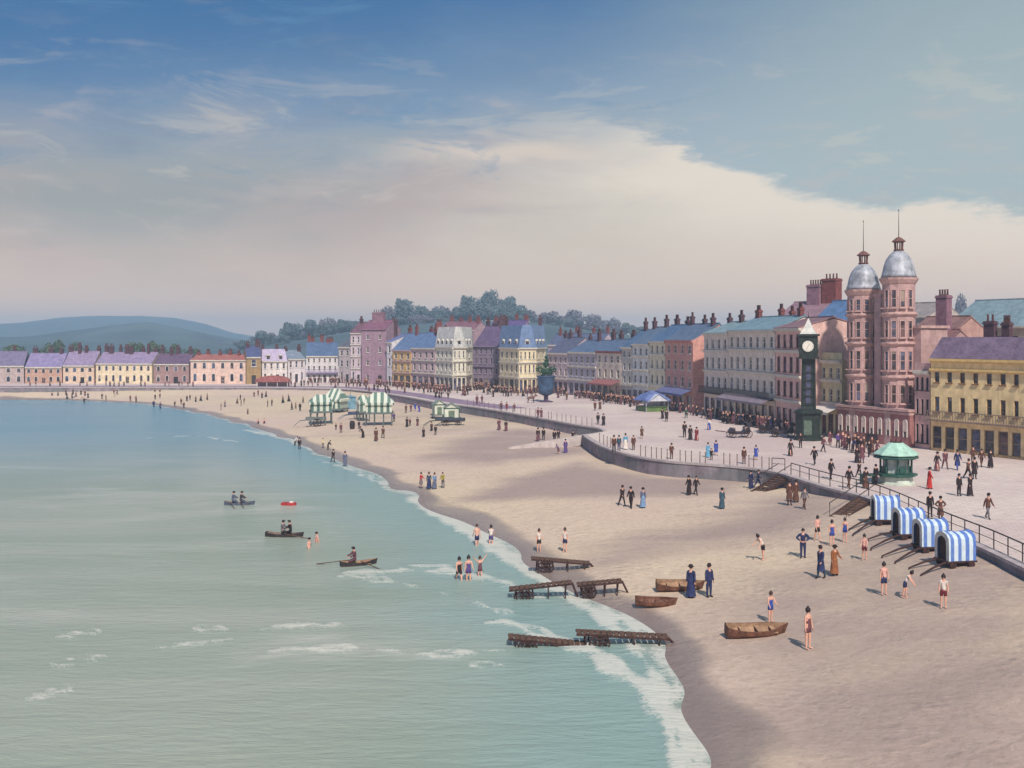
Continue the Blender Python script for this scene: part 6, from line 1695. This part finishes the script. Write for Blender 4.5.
def boat(label, p, rz, Ln, m, mi, tilt=0.0, oars=(), group=None, name='rowing_boat', W_=None, Hh=.48):
    t = thing(name, label, 'boat', p, R(rz), group); t.rotation_euler.x = R(tilt); W_ = W_ or Ln*.34
    h = link('hull', hull_mesh('hull', Ln, W_, Hh, m, mi), t)
    for x in (-.22,.06,.3): MB().box(x*Ln-.11,x*Ln+.11,-W_*.4,W_*.4,Hh*.66,Hh*.74).build('thwart', mi, t)
    gw = MB()
    for o_ in oars: MB().tube(o_, [.03]*(len(o_)-1)+[.03], 5).bar(o_[-1], Vector(o_[-1])+(Vector(o_[-1])-Vector(o_[0])).normalized()*.55, .16, .03).build('oar', M_TIMBER, t)
    return t
BW1, BW2 = mat('brown_boat_boards', srgb(112,76,62), .65, .3, 4.0, .2), mat('pale_boat_inside', srgb(160,128,104), .8, .2, 4.0)
DB1, DB2 = mat('tarred_boat_boards', srgb(58,50,54), .6, .3, 4.0), mat('grey_boat_inside', srgb(130,112,104), .8, .2, 4.0)
boat('brown beached boat behind the navy dressed couple', on_sand(679,590), 4, 2.6, BW1, BW2, 14, W_=.95, Hh=.42)
boat('small plain brown beached boat nearest the foam', on_sand(655,606), -3, 2.1, BW1, BW1, 10, W_=.85, Hh=.36)
boat('largest brown beached boat, lying right of the foam with a raised bow', on_sand(755,636), 9, 2.9, BW1, BW2, 12, W_=1.0, Hh=.45)
def sea_boat(label, px, py, rz, Ln, oars, crew, m, mi):
    p = un(px, py, SEA-.2); t = boat(label, p, rz, Ln, m, mi, 0, oars, 'rowing boats out on the water', Hh=.4)
    for (x, lab, tp, lw, fc) in crew:
        q = Matrix.Rotation(R(rz), 3, 'Z') @ Vector((x,0,0))
        person(0,0,lab,'capman' if tp != 'pink' else 'vestbather','sit',rz+fc,tp,lw,where=(p.x+q.x,p.y+q.y,p.z+.2-.14),h=1.6,hair='black')
sea_boat('slate grey rowing boat with two oars out, farthest out of the three', 239,507,4,2.5,[[(.2,-.3,.5),(.75,-2.0,.2)],[(-.7,-.3,.5),(.0,-2.2,.2)]],
         [(-.55,'grey oarsman at the left end of the slate rowing boat','slate','slate',90),(.15,'dark oarsman at the right of the slate rowing boat','darkgrey','slate',90)], mat('slate_boat_boards', srgb(84,92,112), .6, .25, 4.0), DB2)
sea_boat('black rowing boat with two sitters near the swimmers', 284,539,-4,2.7,[[(.1,-.3,.45),(1.9,-.75,.22)]], [(-.15,'pale sleeved sitter in the middle of the black rowing boat','grey','black',90),(.5,'dark sitter at the right end of the black rowing boat','black','black',-90)], DB1, DB2)
sea_boat('dark brown rowing boat with one rower leaning on long oars', 358,568,24,2.3,[[(-.3,.3,.5),(-1.9,1.0,.3)],[(.1,-.3,.5),(.9,-1.9,.2)]], [(-.2,'rower in mauve jacket in the dark brown boat','plum','plum',-90)], DB1, BW2)
def swimmer(px, py, label, rz):
    p = un(px, py, SEA); person(0,0,label,'capbather','stroll',rz,'pink','maroon','black',where=(p.x,p.y,SEA-.98),h=1.7)
swimmer(309,548,'pink swimmer waist deep beside the black rowing boat, left of two',60); swimmer(317,542,'pink swimmer farther back beside the black rowing boat, right of two',300)
def raft():
    p = un(289, 505, SEA); t = thing('float', 'small red float with a white patch on the water', 'float', p, R(-12))
    MB().prism([(-.62,-.32),(.4,-.36),(.62,-.1),(.62,.18),(.4,.36),(-.62,.32)], -.05, .22).build('deck', mat('red_float_paint', srgb(172,52,56), .5, .2, 3.0), t)
    MB().lathe([(.2,.222),(.2,.3),(.1,.34)], 12, (.22,0,0)).build('hatch', mat('white_patch', srgb(222,206,200), .6, .05), t)
raft()
# ------------------------------------------------------------------ sky, sun, air, camera
SUN = Vector((.13, -.69, .70)).normalized()
w = bpy.data.worlds.new('World'); S.world = w; w.use_nodes = True
nt = w.node_tree; bg = nt.nodes['Background']; bg.inputs['Strength'].default_value = .1
sky = N(nt, 'ShaderNodeTexSky', sky_type='NISHITA'); sky.sun_disc = False
sky.sun_elevation = math.asin(SUN.z); sky.sun_rotation = math.atan2(SUN.x, SUN.y); sky.air_density = 1.0; sky.dust_density = 1.2; sky.ozone_density = 1.5
tc = N(nt, 'ShaderNodeTexCoord'); sep = N(nt, 'ShaderNodeSeparateXYZ'); L(nt, tc.outputs['Generated'], sep.inputs[0])
x, y, z = sep.outputs
az = math_(nt, 'ARCTAN2', x, y); el = math_(nt, 'ARCSINE', z)
def sc(c, k=10.0): return tuple(v*k for v in c)
def noise(sx, sy, scale, det=6.0, rough=.6, dist=.4, off=0.0):
    cb = N(nt, 'ShaderNodeCombineXYZ')
    L(nt, math_(nt, 'MULTIPLY', az, sx), cb.inputs[0]); L(nt, math_(nt, 'MULTIPLY', el, sy), cb.inputs[1]); cb.inputs[2].default_value = off
    n = N(nt, 'ShaderNodeTexNoise', i_Scale=scale, i_Detail=det, i_Roughness=rough, i_Distortion=dist); L(nt, cb.outputs[0], n.inputs['Vector'])
    return n.outputs['Fac']
nA = noise(1.0, 4.0, 5.0, 8.0, .62, .5); nB = noise(1.0, 3.2, 14.0, 7.0, .65, .3, 3.1); nC = noise(1.0, 2.5, 2.2, 4.0, .5, .2, 7.7)
jA = math_(nt, 'SUBTRACT', nA, .5); jB = math_(nt, 'SUBTRACT', nB, .5)
# blue air, deeper overhead and to the left
elj = math_(nt, 'ADD', el, math_(nt, 'MULTIPLY', jA, .07))
hi = sstep(nt, math_(nt, 'SUBTRACT', elj, math_(nt, 'MULTIPLY', az, .14)), .10, .33)
blue = mixc(nt, hi, sc(srgb(146,158,164)), sc(srgb(24,84,132)))
c = mixc(nt, .85, sky.outputs[0], blue)
pale_r = sstep(nt, math_(nt, 'ADD', az, math_(nt, 'MULTIPLY', jA, .3)), .0, .42)
c = mixc(nt, math_(nt, 'MULTIPLY', pale_r, .62), c, sc(srgb(150,164,162)))
# soft lilac-grey cloud bank low on the left
veil = math_(nt, 'MULTIPLY', sstep(nt, math_(nt, 'ADD', el, math_(nt, 'MULTIPLY', jA, .10)), .225, .12), sstep(nt, math_(nt, 'ADD', az, math_(nt, 'MULTIPLY', jA, .25)), .20, .0))
tone = mixc(nt, sstep(nt, nC, .38, .62), sc(srgb(138,142,140)), sc(srgb(166,150,144)))
c = mixc(nt, math_(nt, 'MULTIPLY', veil, .9), c, tone)
streak = math_(nt, 'MULTIPLY', sstep(nt, nB, .5, .72), sstep(nt, el, .30, .16))
c = mixc(nt, math_(nt, 'MULTIPLY', streak, .38), c, sc(srgb(174,164,160)))
dk = math_(nt, 'MULTIPLY', sstep(nt, nA, .53, .72), sstep(nt, az, .14, -.1))
c = mixc(nt, math_(nt, 'MULTIPLY', math_(nt, 'MULTIPLY', dk, sstep(nt, el, .03, .10)), .5), c, sc(srgb(120,128,140)))
# cream cloud: rises to a crest left of centre and falls away to the right
crest = N(nt, 'ShaderNodeFloatCurve'); cm = crest.mapping.curves[0]
pts = [(0.0,.150),(.28,.150),(.375,.165),(.44,.178),(.50,.196),(.56,.196),(.63,.165),(.70,.142),(.80,.118),(.90,.105),(1.0,.098)]
cm.points[0].location = pts[0]; cm.points[1].location = pts[-1]
for p in pts[1:-1]: cm.points.new(*p)
crest.mapping.update()
L(nt, math_(nt, 'ADD', math_(nt, 'MULTIPLY', az, 1.0), .48), crest.inputs['Value'])
dl = math_(nt, 'SUBTRACT', math_(nt, 'ADD', el, math_(nt, 'ADD', math_(nt, 'MULTIPLY', jA, .05), math_(nt, 'MULTIPLY', jB, .06))), crest.outputs[0])
right = sstep(nt, math_(nt, 'ADD', az, math_(nt, 'ADD', math_(nt, 'MULTIPLY', el, -1.45), math_(nt, 'MULTIPLY', jA, .22))), -.30, -.06)
top = sstep(nt, dl, .008, -.008)
body = math_(nt, 'MULTIPLY', top, right)
cream = mixc(nt, sstep(nt, dl, -.13, -.01), sc(srgb(184,176,162)), sc(srgb(208,197,182)))
c = mixc(nt, math_(nt, 'MULTIPLY', body, .95), c, cream)
tail = math_(nt, 'MULTIPLY', math_(nt, 'MULTIPLY', sstep(nt, az, -.17, -.02), sstep(nt, az, .12, .02)), sstep(nt, math_(nt, 'ABSOLUTE', math_(nt, 'SUBTRACT', math_(nt, 'ADD', el, math_(nt, 'MULTIPLY', jB, .03)), .166)), .016, .0))
c = mixc(nt, math_(nt, 'MULTIPLY', tail, .8), c, sc(srgb(198,184,170)))
# torn wisps along the edge of the veil and across the blue
wisp = math_(nt, 'MULTIPLY', sstep(nt, noise(1.0, 3.6, 8.0, 9.0, .68, .8, 11.3), .53, .62), sstep(nt, el, .06, .13))
c = mixc(nt, math_(nt, 'MULTIPLY', math_(nt, 'MULTIPLY', wisp, sstep(nt, el, .30, .16)), .28), c, sc(srgb(190,182,168)))
gap = math_(nt, 'MULTIPLY', sstep(nt, noise(1.0, 4.4, 7.0, 9.0, .66, .6, 21.0), .55, .66), sstep(nt, el, .10, .16))
c = mixc(nt, math_(nt, 'MULTIPLY', math_(nt, 'MULTIPLY', gap, sstep(nt, az, .3, .0)), .4), c, sc(srgb(84,124,156)))
# warm haze at the horizon
hz = sstep(nt, math_(nt, 'ADD', el, math_(nt, 'MULTIPLY', jA, .03)), .12, .0)
c = mixc(nt, math_(nt, 'MULTIPLY', hz, .85), c, sc(srgb(222,190,166)))
L(nt, c, bg.inputs['Color'])
sl = bpy.data.lights.new('sun', 'SUN'); sl.energy = 3.3; sl.angle = R(2.0); sl.color = (1.0, .9, .78)
so = bpy.data.objects.new('sun', sl); COL.objects.link(so); so.rotation_euler = (-SUN).to_track_quat('-Z', 'Y').to_euler(); so.location = (40, -60, 80)
hb = MB().box(-3150, 3150, -90, 3110, -5.5, 68)
hm = bpy.data.materials.new('haze_air'); hm.use_nodes = True; hn = hm.node_tree
for n_ in list(hn.nodes): 
    if n_.type != 'OUTPUT_MATERIAL': hn.nodes.remove(n_)
pv = hn.nodes.new('ShaderNodeVolumePrincipled'); pv.inputs['Color'].default_value = (.52, .73, .97, 1); pv.inputs['Density'].default_value = .00046; pv.inputs['Anisotropy'].default_value = .1
hn.links.new(pv.outputs[0], hn.nodes['Material Output'].inputs['Volume'])
HAZE = True
if HAZE:
    o = hb.build('haze', hm); o['kind'] = 'stuff'; o.display_type = 'WIRE'
cd = bpy.data.cameras.new('camera'); cam = bpy.data.objects.new('camera', cd); COL.objects.link(cam)
cam.location = (0, 0, ZC); cam.rotation_euler = (R(90), 0, 0)
cd.sensor_width = 36; cd.lens = F/1024*36; cd.shift_y = -(384-HY)/1024; cd.clip_start = .5; cd.clip_end = 12000
S.camera = cam
S.view_settings.view_transform = 'Standard'; S.view_settings.look = 'None'; S.view_settings.exposure = .42; S.view_settings.gamma = 1
S.view_settings.use_curve_mapping = False
S.cycles.max_bounces = 6; S.cycles.volume_bounces = 1
